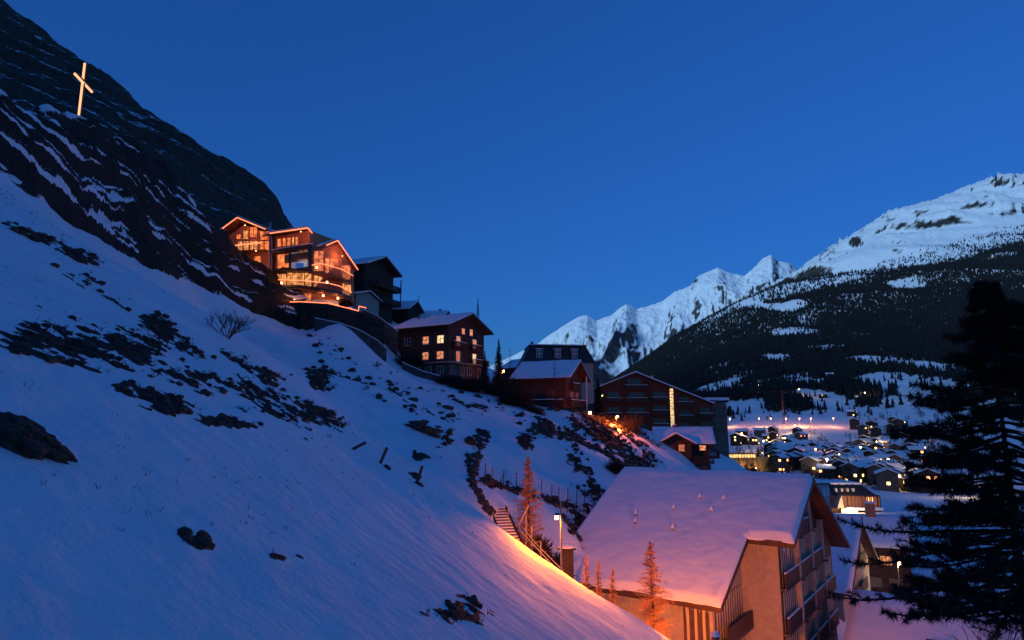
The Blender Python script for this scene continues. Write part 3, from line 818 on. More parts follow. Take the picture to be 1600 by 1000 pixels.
    for q in (-0.36, 0.36):
        mb = MB(); mb.box(w1 + .121, w1 + .13, q - .30, q + .30, ZR - 3.5, ZR - 1.8); mb.build('pane', BACK, wo_)
    xs = XB - 0.9
    for k in range(4):
        z = lev[2] - 0.6 - k * S + 0.9
        if z < 0.4: continue
        y0, y1 = -11.6, -6.2
        zt = min(z + S - .3, zat(-11.6) - .1)
        if zt - z < 1.3: continue
        mb = MB(); mb.box(xs + .005, xs + .75, y0, y1, z - .16, z); b = mb.build('balcony', GREY_STONE, root)
        mb = MB(); mb.box(xs + .68, xs + .75, y0 + .01, y1 - .01, z + .002, z + 1.0); mb.build('parapet', PARA, b)
        mb = MB(); mb.box(xs + .006, xs + .02, y0, y1, z + .003, zt - .01); mb.build('balcony_back', BACK, b)
        slat_bay(b, xs + .06, y0 + .03, y1 - .03, z + .003, zt)
    # bracket lamp arm, front wall slats near the corner
    mb = MB(); mb.tube([(-7.5, wE - .002, zat(wE) - 1.6), (-7.5, wE - .5, zat(wE) - 1.6), (-7.5, wE - .5, zat(wE) - 2.1)], 0.03); mb.build('wall_bracket', DARK_METAL, root)
    bb = MB(); bb.box(-5.9, -4.2, wE - .03, wE - .004, zat(wE) - 4.6, zat(wE) - 1.0); fb = bb.build('window', BACK, root)
    slat_bay(fb, wE - .035, -5.85, -4.25, zat(wE) - 4.6, zat(wE) - 1.0, 'y')
    return root, d, e, ridge
BIG, bd, be_, bridge = big_house()

# ================================================================== HOUSES ALONG THE SHELF
GREEN = plain('green_shutters', (0.03, 0.07, 0.045), 0.6, 0.2, 3, 0.1)
def corner(px, py, Y): return P(px, py, Y)
# --- chalet with lit windows
def lit_house():
    c = corner(700, 585, 110)
    h = House('timber_house', 'brown timber house with ten glowing windows on the slope', 'house', c, R(-30), 11.3, 11.4)
    ze = P(700, 506, 110).z - c.z
    h.body(ze, 22, BROWN_WOOD, z0=-3.0)
    h.roof(oe=1.3, og=1.3, ogw=1.0, seed=3, edge=DARK_WOOD)
    zb = 2.05
    mb = MB(); h.fbox(mb, 'S', -8.2, 0.05, 0.004, 0.05, -3, zb); h.fbox(mb, 'E', -0.049, 11.45, 0.004, 0.052, -3, zb); mb.build('ground_floor', GREY_STONE, h.root)
    mb = MB(); h.fbox(mb, 'S', -8.3, 0.0, 0.006, 1.0, zb, zb + .16); h.fbox(mb, 'E', -1.0, 11.6, 0.007, 1.4, zb + .001, zb + .161); mb.build('canopy_slab', PLASTER, h.root)
    for a, w in ((-4.9, 1.25), (-1.7, 1.35)):
        h.window('S', a, zb + 0.75, w, 1.25, WARM, None, (1, 1), GREEN); h.window('S', a, zb + 3.5, w, 1.3, WARM if a < -3 else PALE, None, (1, 1), GREEN)
    for a, w, p1, p2 in ((2.9, 1.15, RED_LIT, WARM), (8.1, 1.15, PALE, WARM)):
        h.window('E', a, zb + 0.45, w, 1.75, p1, None, (1, 1), GREEN); h.window('E', a, zb + 3.1, w, 1.75, p2, None, (1, 1), GREEN)
    h.window('E', 4.4, zb + 5.5, 0.9, 0.95, WARM, None, (0, 0)); h.window('E', 7.0, zb + 5.5, 0.9, 1.1, WARM, None, (0, 0))
    for a in (-9.0,):
        h.window('S', a, zb + 0.75, 1.2, 1.2, DARK_GLASS, None, (1, 1), GREEN); h.window('S', a, zb + 3.5, 1.2, 1.2, DARK_GLASS, None, (1, 1), GREEN)
    h.balcony('E', 6.5, 11.3, zb + 0.17, 1.3, BROWN_WOOD, 0.9)
    h.balcony('E', 0.8, 4.6, zb + 2.9, 0.7, BROWN_WOOD, 0.9); h.balcony('E', 6.6, 9.6, zb + 2.9, 0.7, BROWN_WOOD, 0.9)
    for a in (1.5, 4.0, 6.5):
        h.window('E', a, 0.2, 1.4, 1.4, DIM, None, (1, 0), None, False, 0.12)
    h.window('E', 9.7, 0.0, 0.9, 1.6, glow('yellow_lamp_pane', (0.75, 0.45, 0.10), 0.35), None, (0, 0), None, False, 0.12)
    for a in (-6.6, -4.2, -1.6): h.window('S', a, 0.3, 1.2, 1.2, DIM, None, (1, 0), None, False, 0.12)
    h.chimney(-8, 6.4, 0.7, 0.9)
    return h
lit_house()
# --- dark chalet above the terrace
def dark_chalet():
    c = corner(568, 470, 124)
    h = House('dark_chalet', 'unlit dark timber chalet with stacked balconies beside the lit chalet', 'house', c, R(-22), 7, 10.5)
    h.body(P(560, 412, 124).z - c.z, 24, DARK_WOOD, z0=-6)
    h.roof(1.0, 1.6, 0.8, seed=5)
    for z in (0.6, 3.6): h.balcony('E', 2.2, 11.2, z, 1.7, DARK_WOOD, 1.0, snow=False, post_to=z + 2.8)
    h.window('E', 3.0, 3.8, 1.0, 1.3, DARK_GLASS, DARK_WOOD); h.window('E', 6.0, 3.8, 1.0, 1.3, DARK_GLASS, DARK_WOOD)
    h.window('S', -2.0, 3.4, 1.0, 1.2, DARK_GLASS, DARK_WOOD); h.window('S', -4.5, 3.4, 1.0, 1.2, DARK_GLASS, DARK_WOOD); h.window('S', -2.0, 0.8, 1.0, 1.2, DARK_GLASS, DARK_WOOD)
dark_chalet()
def low_annex():
    c = P(556, 478, 118)
    h = House('annex', 'low cream plastered annex under the dark chalet', 'house', c, R(-20), 4, 8.0)
    h.body(2.2, 16, PLASTER, z0=-4); h.roof(0.5, 0.5, 0.3, seed=6, snow=0.15)
    h.window('E', 3, 0.6, 0.8, 0.9, DARK_GLASS)
low_annex()
def back_chalets():
    c = P(637, 500, 138)
    h = House('chalet', 'small dark chalet with snowy roof between the dark chalet and the bare larch', 'house', c, R(-18), 6.5, 6.5); h.body(P(637, 482, 138).z - c.z, 30, DARK_WOOD, z0=-5); h.roof(0.7, 0.8, 0.6, seed=8)
    h.window('E', 3.2, 1.3, 0.9, 1.0, DARK_GLASS, DARK_WOOD)
    c = P(690, 512, 142)
    h = House('chalet', 'snow roofed chalet just behind the roof of the house with glowing windows', 'house', c, R(-14), 9, 5.5); h.body(P(690, 494, 142).z - c.z, 26, DARK_WOOD, z0=-5); h.roof(0.7, 0.7, 0.6, seed=9)
    h.chimney(-1.5, 2.9, 0.5, 0.8)
    h.window('E', 2.8, 1.2, 0.9, 1.0, DARK_GLASS, DARK_WOOD)
    c = P(812, 585, 150)
    h = House('chalet', 'dark low chalet with its gable behind the orange lamp and spruce', 'house', c, R(-50), 7, 8); h.body(P(812, 573, 150).z - c.z, 28, DARK_WOOD, z0=-6); h.roof(0.7, 0.9, 0.6, seed=10, snow=.12)
    h.window('E', 4, 0.8, 0.9, 1.0, DARK_GLASS, DARK_WOOD)
back_chalets()
# --- chalet with a broad snow roof
def barn_chalet():
    c = corner(885, 662, 104)
    h = House('wide_chalet', 'unlit brown chalet with broad snow roof in front of the mansard house', 'house', c, R(-24), 8.4, 8.2)
    h.body(P(885, 586, 104).z - c.z, 30, BROWN_WOOD, z0=-1.5)
    h.roof(1.2, 1.3, 1.1, seed=12, edge=DARK_WOOD)
    CUR = plain('red_curtain', (0.16, 0.045, 0.035), 0.8, 0.3, 3, 0.1)
    for a in (-6.0, -2.6): h.window('S', a, 4.0, 1.7, 1.5, CUR, BROWN_WOOD, (1, 0))
    h.window('E', 3.0, 6.2, 0.9, 1.5, CUR, BROWN_WOOD, (1, 0)); h.window('E', 3.0, 3.4, 1.0, 1.7, CUR, WHITE_FRAME, (1, 0)); h.window('E', 5.6, 3.4, 1.0, 1.7, CUR, WHITE_FRAME, (1, 0))
    h.balcony('S', -8.2, -0.2, 2.9, 1.0, DARK_WOOD, 0.95); h.balcony('E', 0.2, 7.6, 2.9, 1.0, DARK_WOOD, 0.95); h.balcony('E', 1.6, 5.0, 5.7, 0.8, DARK_WOOD, 0.9)
    mb = MB(); h.fbox(mb, 'S', -8.3, 0.05, 0.004, 0.09, -1.5, 2.5); h.fbox(mb, 'E', -.089, 8.15, 0.004, 0.092, -1.5, 2.5); mb.build('plinth', GREY_STONE, h.root)
    for a in (-6.4, -3.9, -1.5): h.window('S', a, 0.6, 1.1, 1.2, DIM, BROWN_WOOD, (1, 0), None, False, 0.16)
    mb = MB(); mb.tube([(1.0, 7.9, 0), (1.0, 7.9, 8.4)], 0.12, 8); mb.build('downpipe', WHITE_FRAME, h.root)
barn_chalet()
# --- mansard house
def mansard():
    Y = 134
    c = P(818, 600, Y); W = P(932, 600, Y).x - c.x
    root = empty('mansard_house', (c.x, c.y, c.z - 4), R(6)); tag(root, 'dark mansard roofed house with three small dormer windows', 'house')
    z1 = P(820, 566, Y).z - c.z + 4; z2 = P(820, 539, Y).z - c.z + 4
    mb = MB(); mb.box(0.3, W - .3, 0.3, 11, 0, z1); mb.build('wall', PLASTER, root)
    SL = plain('slate_roof', (0.028, 0.026, 0.028), 0.6, 0.3, 4, 0.3, (1, 1, 4))
    mb = MB(); i = 1.55
    mb.hexa([(-.2, -.2, z1), (W + .2, -.2, z1), (W + .2, 11.4, z1), (-.2, 11.4, z1), (i, 1.3, z2), (W - i, 1.3, z2), (W - i, 9.9, z2), (i, 9.9, z2)])
    r = mb.build('roof', SL, root)
    mb = MB(); mb.box(i - .15, W - i + .15, 1.1, 10.1, z2 + .003, z2 + .2); mb.build('roof_edge', SL, r)
    mb = MB(); mb.box(i - .1, W - i + .1, 1.15, 10.0, z2 + .203, z2 + .38); mb.build('snow_cover', SNOW, r)
    zc = (z1 + z2) / 2
    for px in (843, 872, 899):
        x = (P(px, 550, Y).x - c.x) / math.cos(R(6)) 
        mb = MB(); mb.box(x - .8, x + .8, 0.15, 1.5, zc - 1.0, zc + 1.05); dm = mb.build('dormer', SL, root)
        mb = MB(); mb.box(x - .62, x + .62, 0.10, 0.148, zc - .85, zc + .9); mb.build('window_frame', WHITE_FRAME, dm)
        mb = MB()
        for q in (-.3, .3):
            for u in (-.42, .42): mb.box(x + q - .24, x + q + .24, 0.085, 0.098, zc + u - .34, zc + u + .36)
        mb.build('pane', plain('sky_glass', (0.10, 0.13, 0.17), 0.06, 0.1, 1, 0), dm)
        mb = MB(); mb.box(x - .85, x + .85, 0.1, 1.45, zc + 1.053, zc + 1.16); mb.build('snow', SNOW, dm)
    mb = MB(); mb.box(1.9, 2.4, 2, 2.5, z2, z2 + 1.0); mb.build('chimney', GREY_STONE, root)
    mb = MB(); mb.tube([(W - 1.9, 2, z2), (W - 1.9, 2, z2 + .8)], .12); mb.build('flue', DARK_METAL, root)
mansard()
# --- the hotel with the lit stair strip
def hotel():
    Y = 142
    def q(px, py): p = P(px, py, Y); return p
    o = q(940, 700)
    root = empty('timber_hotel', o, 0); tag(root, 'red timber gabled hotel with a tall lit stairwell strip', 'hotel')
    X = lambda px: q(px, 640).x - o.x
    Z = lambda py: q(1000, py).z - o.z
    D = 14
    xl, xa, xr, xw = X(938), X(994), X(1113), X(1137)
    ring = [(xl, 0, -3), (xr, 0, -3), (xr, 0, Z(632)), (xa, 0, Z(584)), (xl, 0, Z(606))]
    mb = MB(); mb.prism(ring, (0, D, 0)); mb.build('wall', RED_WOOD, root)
    e = 0.7
    sL = (Z(584) - Z(606)) / (xa - xl); sR = (Z(584) - Z(632)) / (xr - xa)
    mb = MB()
    mb.prism([(xl - e, -1.0, Z(606) - e * sL + .02), (xa, -1.0, Z(584) + .02), (xr + .3, -1.0, Z(632) - .3 * sR + .02), (xr + .3, -1.0, Z(632) - .3 * sR + .26), (xa, -1.0, Z(584) + .28), (xl - e, -1.0, Z(606) - e * sL + .26)], (0, D + 1.6, 0))
    r = mb.build('roof', SOFFIT, root)
    mb = MB()
    mb.prism([(xl - e, -.95, Z(606) - e * sL + .265), (xa, -.95, Z(584) + .285), (xr + .3, -.95, Z(632) - .3 * sR + .265), (xr + .3, -.95, Z(632) - .3 * sR + .5), (xa, -.95, Z(584) + .55), (xl - e, -.95, Z(606) - e * sL + .5)], (0, D + 1.5, 0))
    mb.build('snow_cover', SNOW, r)
    mb = MB(); mb.box(xr + .002, xw, 0.6, D, -3, Z(629)); mb.build('wing', plain('wing_render', (.17, .11, .085), .85, .3, 1.0, .2), root)
    mb = MB(); mb.box(xr - 1.2, xw + .5, 0.1, D, Z(629) + .6, Z(629) + 1.1); wr = mb.build('wing_roof', SNOW, root)
    # stair strip of glass blocks
    mb = MB(); mb.box(X(1047) - .12, X(1053) + .12, -0.08, -0.003, Z(668), Z(606)); st = mb.build('stair_window', DARK_WOOD, root)
    n = 13; zb, zt = Z(667), Z(607)
    for i in range(n):
        mb = MB(); a = zb + (zt - zb) * i / n; b = zb + (zt - zb) * (i + 1) / n
        mb.box(X(1047.3), X(1052.7), -0.10, -0.083, a + .05, b - .05); mb.build('pane', PALE, st)
    GL = plain('grey_blue_glass', (0.05, 0.06, 0.075), 0.1, 0.25, 0.6, 0)
    def win(x0, x1, y0, y1, bars=1):
        mb = MB(); mb.box(X(x0) - .08, X(x1) + .08, -.06, -.003, Z(y1) - .08, Z(y0) + .08); w = mb.build('window', BROWN_WOOD, root)
        k = bars + 1
        for i in range(k):
            a = X(x0) + (X(x1) - X(x0)) * i / k; b = X(x0) + (X(x1) - X(x0)) * (i + 1) / k
            mb = MB(); mb.box(a + .05, b - .05, -.075, -.063, Z(y1), Z(y0)); mb.build('pane', GL, w)
    win(981, 1003, 592, 607, 2)
    for (x0, x1, rows) in ((950, 968, (613, 636, 660)), (982, 1008, (613, 637, 661)), (1021, 1041, (613, 634, 654, 674)), (1062, 1076, (620, 641, 661)), (1094, 1110, (638, 659))):
        for y in rows: win(x0, x1, y, y + 12, 1)
    for (x0, x1, ys) in ((946, 972, (628, 651)), (976, 1012, (608, 628, 651)), (1018, 1044, (627, 647, 668)), (1058, 1082, (634, 655)), (1090, 1112, (652, 673))):
        for y in ys:
            mb = MB(); mb.box(X(x0), X(x1), -1.25, -.003, Z(y + 1), Z(y) ); b = mb.build('balcony', BROWN_WOOD, root)
            mb = MB(); mb.box(X(x0), X(x1), -1.25, -1.18, Z(y) + .004, Z(y) + 0.85); mb.build('railing', BROWN_WOOD, b)
            mb = MB(); mb.box(X(x0) + .02, X(x1) - .02, -1.26, -1.16, Z(y) + .854, Z(y) + .92); mb.build('snow', SNOW, b)
    for px in (976, 1013):
        mb = MB(); mb.box(X(px) - .1, X(px) + .1, -1.0, -.8, -3, Z(590 if px < 1000 else 594)); mb.build('post', BROWN_WOOD, root)
    for y in (637, 660):
        mb = MB(); mb.box(X(1117), X(1133), .52, .597, Z(y + 14), Z(y)); w = mb.build('window', BROWN_WOOD, root)
        mb = MB(); mb.box(X(1118), X(1132), .50, .518, Z(y + 13), Z(y + 1)); mb.build('pane', GL, w)
hotel()
# --- little chalet with cross gable
def small_chalet():
    Y = 101
    c = P(1110, 745, Y)
    h = House('small_chalet', 'small chalet with cross gable, snow roof and two red lit windows', 'house', c, R(-12), 7.6, 7.2)
    ze = P(1110, 691, Y).z - c.z
    h.body(ze, 27, BROWN_WOOD, z0=-4)
    h.roof(0.9, 1.0, 0.9, seed=14)
    # cross gable towards the viewer
    x0, x1 = -7.2, -2.7; xm = (x0 + x1) / 2; zt = ze + 1.15; zl = ze - .05
    mb = MB(); mb.prism([(x0, -1.2, -4), (x1, -1.2, -4), (x1, -1.2, zl), (xm, -1.2, zt), (x0, -1.2, zl)], (0, 2.6, 0)); g = mb.build('cross_gable', BROWN_WOOD, h.root)
    sl = (zt - zl) / (xm - x0)
    for (m, lo, hi, nm, yy) in ((SOFFIT, .02, .2, 'gable_roof', -2.1), (SNOW, .205, .45, 'snow_cover', -2.05)):
        mb = MB(); E = .8
        mb.prism([(x0 - E, yy, zl - E * sl + lo), (xm, yy, zt + lo), (x1 + E, yy, zl - E * sl + lo), (x1 + E, yy, zl - E * sl + hi), (xm, yy, zt + hi), (x0 - E, yy, zl - E * sl + hi)], (0, 4.9, 0)); mb.build(nm, m, g)
    def fw(a, z, w, hh, pane):
        mb = MB(); mb.box(a - w / 2 - .07, a + w / 2 + .07, -1.27, -1.203, z - .07, z + hh + .07); o = mb.build('window', BROWN_WOOD, h.root)
        mb = MB(); mb.box(a - w / 2, a + w / 2, -1.29, -1.274, z, z + hh); mb.build('pane', pane, o)
    fw(-4.15, ze - 1.35, 0.85, 1.0, RED_LIT); fw(-5.6, ze - 1.9, 0.6, 1.5, plain('red_door', (0.22, 0.05, 0.03), .6, .2))
    h.window('S', -0.95, ze - 1.25, 0.9, 0.9, WARM, BROWN_WOOD, (0, 0))
    h.balcony('S', -2.5, 0.6, ze - 3.0, 1.6, DARK_WOOD, 0.9, snow=False); h.balcony('E', 0.2, 5.5, ze - 2.3, 1.6, DARK_WOOD, 0.9, snow=False)
    h.chimney(-5, 3.8, 0.6, 0.8)
    mb = MB(); h.fbox(mb, 'S', -7.7, .05, 1.21, 1.26, -4, ze - 3.3); mb.build('plinth', GREY_STONE, h.root)
small_chalet()

# ================================================================== THE FESTIVELY LIT CHALET
STRIP = glow('light_strip', (1.0, 0.22, 0.09), 2.3)
LIT_A = glow('chalet_pane_orange', (1.0, 0.22, 0.06), 1.15, 0.7, 1.3)
LIT_B = glow('chalet_pane_yellow', (1.0, 0.36, 0.11), 1.2, 0.7, 1.5)
LIT_C = glow('chalet_pane_cool', (0.42, 0.40, 0.55), 0.75, 0.6, 0.45)
LIT_BLUE = glow('blue_screen', (0.03, 0.10, 0.42), 0.7)
LIT_PINK = glow('pink_picture', (0.75, 0.28, 0.20), 0.55, 0.85, 1.3)
def lit_chalet():
    base = P(487, 478, 105)
    root = empty('festive_chalet', base); tag(root, 'glass fronted timber chalet outlined with glowing orange light strips', 'chalet')
    # three upright fronts: each through two points of the ground plan
    class Front:
        def __init__(s, a, b): s.a, s.b = a, b; t = b - a; t.z = 0; t.normalize(); s.n = Vector((t.y, -t.x, 0))
        def at(s, px, py):
            su, sw = slopes(px, py); d = Vector((su, 1, sw)); return d * (s.a.dot(s.n) / d.dot(s.n))
    DA = Front(P(352, 400, 112.5), P(425, 400, 109)); DB = Front(P(431, 420, 108.5), P(487, 420, 105)); DC = Front(P(487, 440, 105), P(556, 440, 117))
    nA, nB, nC = DA.n, DB.n, DC.n
    def q(D, px, py, n=None, o=0.0):
        p = D.at(px, py) - base
        return p + (n * o if n is not None else Vector())
    TRIM = plain('chalet_timber', (0.22, 0.085, 0.04), 0.7, 0.3, 2, 0.2)
    DTRIM = plain('chalet_dark_steel', (0.03, 0.025, 0.022), 0.6, 0.3, 2, 0.1)
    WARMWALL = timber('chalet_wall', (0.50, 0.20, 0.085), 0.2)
    def wall(name, D, pts, n, depth, m):
        mb = MB(); mb.prism([q(D, *p) for p in pts], -n * depth); return mb.build(name, m, root)
    def sheet(name, D, pts, n, o0, o1, m, parent=None):
        mb = MB(); mb.prism([q(D, *p, n, o0) for p in pts], n * (o1 - o0)); return mb.build(name, m, parent or root)
    def pane(D, x0, y0, x1, y1, n, m, bars=0, s0=0.0):
        """s0: how much the top edge rises from x0 to x1"""
        w = sheet('window', D, [(x0, y0), (x1, y0 - s0), (x1, y1 - s0), (x0, y1)], n, 0.01, 0.05, m)
        mb = MB()
        for i in range(bars + 2):
            xx = x0 + (x1 - x0) * i / (bars + 1); dy = -s0 * i / (bars + 1)
            mb.tube([q(D, xx, y0 + dy, n, .08), q(D, xx, y1 + dy, n, .08)], 0.05, 4)
        mb.tube([q(D, x0, y0, n, .08), q(D, x1, y0 - s0, n, .08)], 0.05, 4); mb.tube([q(D, x0, y1, n, .08), q(D, x1, y1 - s0, n, .08)], 0.05, 4)
        mb.build('frame', TRIM, w)
        return w
    def strip(pts, r=0.1, name='light_strip'):
        mb = MB(); mb.tube(pts, r, 6); return mb.build(name, STRIP, root)
    def gable_roof(pts, back, lights=True, snow=0.22, th=0.24):
        pts = [Vector(p) for p in pts]; up = Vector((0, 0, 1))
        mb = MB(); ring = [p + up * .0 for p in pts] + [p + up * th for p in reversed(pts)]
        mb.prism(ring, back); r = mb.build('roof', TRIM, root)
        k = 0.03
        mb = MB(); ring = [p + up * (th + .004) + back * k for p in pts] + [p + up * (th + snow) + back * k for p in reversed(pts)]
        mb.prism(ring, back * .95); mb.build('snow_cover', SNOW, r)
        return r
    # --- west part (A)
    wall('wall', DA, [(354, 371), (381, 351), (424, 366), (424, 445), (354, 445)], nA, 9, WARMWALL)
    b = [q(DA, 348.5, 367.5, nA, 1.5), q(DA, 380.5, 344, nA, 1.5), q(DA, 424, 362, nA, 1.5)]
    gable_roof(b, -nA * 11)
    strip([p + nA * .08 for p in b])
    for (x0, y0, x1, y1, m) in ((370, 366, 377, 374, LIT_A), (380.5, 360, 388, 374, LIT_B), (391, 354.5, 402, 371, LIT_A), (406.5, 361, 421.5, 375, LIT_A),
                                (372, 377.5, 379, 393, LIT_B), (381, 377, 389, 393, LIT_B), (391, 376.5, 403, 392, LIT_B), (406, 376.5, 421, 392, LIT_A), (397, 400, 408, 418, LIT_A)):
        pane(DA, x0, y0, x1, y1, nA, m, 1)
    f = [(362, 397), (422, 394)]
    mb = MB(); mb.prism([q(DA, *f[0], nA, .06), q(DA, *f[1], nA, .06), q(DA, *f[1], nA, 1.5), q(DA, *f[0], nA, 1.5)], (0, 0, .2)); bal = mb.build('balcony', TRIM, root)
    mb = MB()
    for i in range(22):
        px = 364 + (421 - 364) * i / 21; yy = 388 - (px - 364) * .10
        mb.tube([q(DA, px, yy + 9, nA, 1.45), q(DA, px, yy, nA, 1.45)], .035, 4)
    mb.build('railing', DTRIM, bal)
    strip([q(DA, 366, 388, nA, 1.5), q(DA, 418, 382.5, nA, 1.5)])
    # flues between the parts
    mb = MB(); mb.tube([q(DB, 424.5, 432, nB, .4), q(DB, 424.5, 352, nB, .4)], .19, 8); mb.tube([q(DB, 424.5, 352, nB, .4), q(DB, 424.5, 349.5, nB, .4)], .27, 8); mb.build('flue', METAL, root)
    mb = MB(); mb.tube([q(DB, 428, 430, nB, .5), q(DB, 428, 370, nB, .5)], .12, 8); mb.build('flue', METAL, root)
    # --- middle part (B), south front
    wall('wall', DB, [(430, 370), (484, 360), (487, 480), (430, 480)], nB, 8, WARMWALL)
    b = [q(DB, 430, 367.5, nB, 1.2), P(481, 356.5, 104.6) - base, P(498, 378, 108.5) - base]
    gable_roof(b, Vector((-.72, .69, 0)) * 9)
    strip([b[0] + nB * .08, b[1] + nB * .08]); strip([b[1] + Vector((.06, -.06, 0)), b[2] + Vector((.06, -.06, 0))])
    for (x0, x1, m) in ((434, 440, LIT_A), (442, 447, LIT_A), (449, 455, LIT_A), (457, 460, LIT_B), (462, 466, LIT_A)):
        pane(DB, x0, 373 - (x0 - 434) * .12, x1, 386 - (x0 - 434) * .12, nB, m, 0)
    beam = sheet('beam', DB, [(430, 393), (489, 383), (489, 388), (430, 398)], nB, .06, .9, DTRIM)
    mb = MB(); mb.prism([q(DB, 430, 393, nB, .9), q(DB, 489, 383, nB, .9), q(DB, 489, 381, nB, .05), q(DB, 430, 391, nB, .05)], (0, 0, .12)); mb.build('snow', SNOW, beam)
    pane(DB, 434, 398, 453, 420, nB, LIT_A, 0, 2)
    w = pane(DB, 455.5, 395, 482, 421, nB, LIT_C, 0, 4)
    sheet('picture', DB, [(465, 392), (480, 389), (480, 408), (465, 407)], nB, .055, .075, LIT_PINK, w)
    sheet('screen', DB, [(462, 411), (475, 411), (475, 419), (462, 419)], nB, .055, .075, LIT_BLUE, w)
    mb = MB(); p0 = q(DB, 487, 380, nB, .5); mb.tube([p0, q(DB, 488, 428, nB, .5)], .28, 4); mb.build('pillar', DTRIM, root)
    mb = MB(); p0 = q(DB, 454, 396, nB, .3); mb.tube([p0, q(DB, 454, 422, nB, .3)], .14, 4); mb.build('pillar', DTRIM, root)
    # lower storey glass front
    pane(DB, 433, 428, 448, 448, nB, LIT_B, 1); pane(DB, 449, 426, 476, 448, nB, LIT_B, 2); pane(DB, 477, 426, 487, 448, nB, LIT_B, 0)
    pane(DB, 456, 459, 470, 470, nB, LIT_A, 1); pane(DB, 472, 458, 487, 471, nB, LIT_A, 2)
    # --- east part (C)
    mb = MB(); bdir = (DB.a - DB.b); bdir.z = 0; bdir.normalize()
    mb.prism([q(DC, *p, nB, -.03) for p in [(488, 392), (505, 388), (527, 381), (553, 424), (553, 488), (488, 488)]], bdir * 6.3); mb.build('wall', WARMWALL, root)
    b = [P(504, 386, 106.2) - base, P(527.5, 376, 110.5) - base, P(559, 421.5, 117) - base]
    r = gable_roof(b, Vector((-.93, .36, 0)) * 9.5)
    strip([b[0].lerp(b[1], .25) + Vector((.06, -.08, 0)), b[1] + Vector((.06, -.08, 0)), b[2] + Vector((.06, -.08, 0))])
    # rafters under the overhang
    for i in range(9):
        t = i / 9; off = Vector((-.93, .36, 0)) * (0.25 + 3.4 * t) + Vector((0, 0, -.02))
        mb = MB(); a_, b_ = b[1] + off, b[2] + off
        mb.prism([a_, a_ + Vector((-.06, .03, -.22)), b_ + Vector((-.06, .03, -.22)), b_], Vector((-.12, .05, 0))); mb.build('rafter', TRIM, r)
    pane(DC, 490, 392, 505, 424, nC, LIT_A, 1); pane(DC, 507, 404, 528, 430, nC, LIT_A, 2); pane(DC, 530, 414, 547, 437, nC, LIT_A, 2)
    pane(DC, 490, 428, 503, 452, nC, LIT_B, 1); pane(DC, 506, 434, 526, 457, nC, LIT_B, 3); pane(DC, 528, 440, 548, 462, nC, LIT_B, 3)
    pane(DC, 490, 459, 520, 475, nC, LIT_B, 3); pane(DC, 522, 464, 546, 482, nC, LIT_A, 3)
    # balconies sweeping round the corner
    def sweep(floor, rail, out, th, planter):
        fl = [Vector(p) for p in floor]; up = Vector((0, 0, 1))
        mb = MB()
        for i in range(len(fl) - 1):
            a, b2 = fl[i], fl[i + 1]; ia, ib = a + out[i], b2 + out[i + 1]
            mb.hexa([a, b2, ib, ia, a + up * th, b2 + up * th, ib + up * th, ia + up * th])
        bo = mb.build('balcony', TRIM, root)
        mb = MB(); rl = [Vector(p) for p in rail]
        L = len(fl)
        for i in range(L - 1):
            n = max(2, int((fl[i + 1] - fl[i]).length / .28))
            for k in range(n):
                t = k / n; lo = fl[i].lerp(fl[i + 1], t) + up * th; hi = Vector((lo.x, lo.y, rl[i].lerp(rl[i + 1], t).z))
                mb.tube([lo, hi], .03, 4)
        mb.build('railing', DTRIM, bo)
        strip([Vector((fl[i].x, fl[i].y, rl[i].z)) + Vector((.0, -.06, 0)) for i in range(L)], .07)
        if planter:
            mb = MB()
            for i in range(L - 1):
                a, b2 = fl[i] + up * th, fl[i + 1] + up * th; v = Vector((.04, -.05, 0))
                mb.hexa([a + v, b2 + v, b2 + v * 6, a + v * 6, a + v + up * .42, b2 + v + up * .42, b2 + v * 6 + up * .42, a + v * 6 + up * .42])
            mb.build('planter', DTRIM, bo)
    def W_(px, py, Y): return P(px, py, Y) - base
    lo = [(434, 452, 107.0), (466, 452, 104.3), (497, 456, 102.4), (512, 459, 104.2), (530, 463, 108.2), (549, 470, 114)]
    hi = [(434, 437, 107.0), (466, 438, 104.3), (497, 441, 102.4), (512, 442.5, 104.2), (530, 447, 108.2), (549, 457, 114)]
    out = [Vector((.5, 1.6, 0)), Vector((.5, 1.6, 0)), Vector((-1.2, 1.8, 0)), Vector((-1.8, .7, 0)), Vector((-1.9, .6, 0)), Vector((-1.9, .6, 0))]
    sweep([W_(*p) for p in lo], [W_(*p) for p in hi], out, .25, True)
    lo = [(487, 428, 103), (500, 427, 102.8), (517, 431, 105.4), (535, 437, 109.5), (551, 445, 114.5)]
    hi = [(487, 414.5, 103), (500, 411.5, 102.8), (517, 416, 105.4), (535, 421.5, 109.5), (551, 431, 114.5)]
    out = [Vector((-.4, 1.8, 0)), Vector((-1.4, 1.4, 0)), Vector((-1.8, .7, 0)), Vector((-1.9, .6, 0)), Vector((-1.9, .6, 0))]
    sweep([W_(*p) for p in lo], [W_(*p) for p in hi], out, .3, False)
    mb = MB(); mb.prism([q(DB, 431, 426, nB, .06), q(DB, 450, 422.5, nB, 1.3), q(DB, 490, 427, nB, 1.3), q(DB, 490, 427, nB, .06)], (0, 0, .3)); mb.build('floor_slab', DTRIM, root)
    for (px, py, Y, pw) in ((505, 462, 103.5, 60), (528, 466, 107.5, 60), (511, 441, 103.2, 25), (440, 442, 105.5, 25), (495, 418, 103, 20), (538, 474, 110, 60)):  # terrace lamps, and more added on the balconies to light the woodwork
        mb = MB(); c = W_(px, py, Y)
        mb.tube([c + Vector((0, 0, -.16)), c + Vector((0, 0, .16))], .16, 8); lp = mb.build('lantern_fill', glow('lantern_fill_light', (1, .45, .18), 7.0), root)
        point_light('lantern_fill_light', c + Vector((0, -.35, 0)), (1.0, 0.30, 0.08), pw * 1.6, .2, lp)
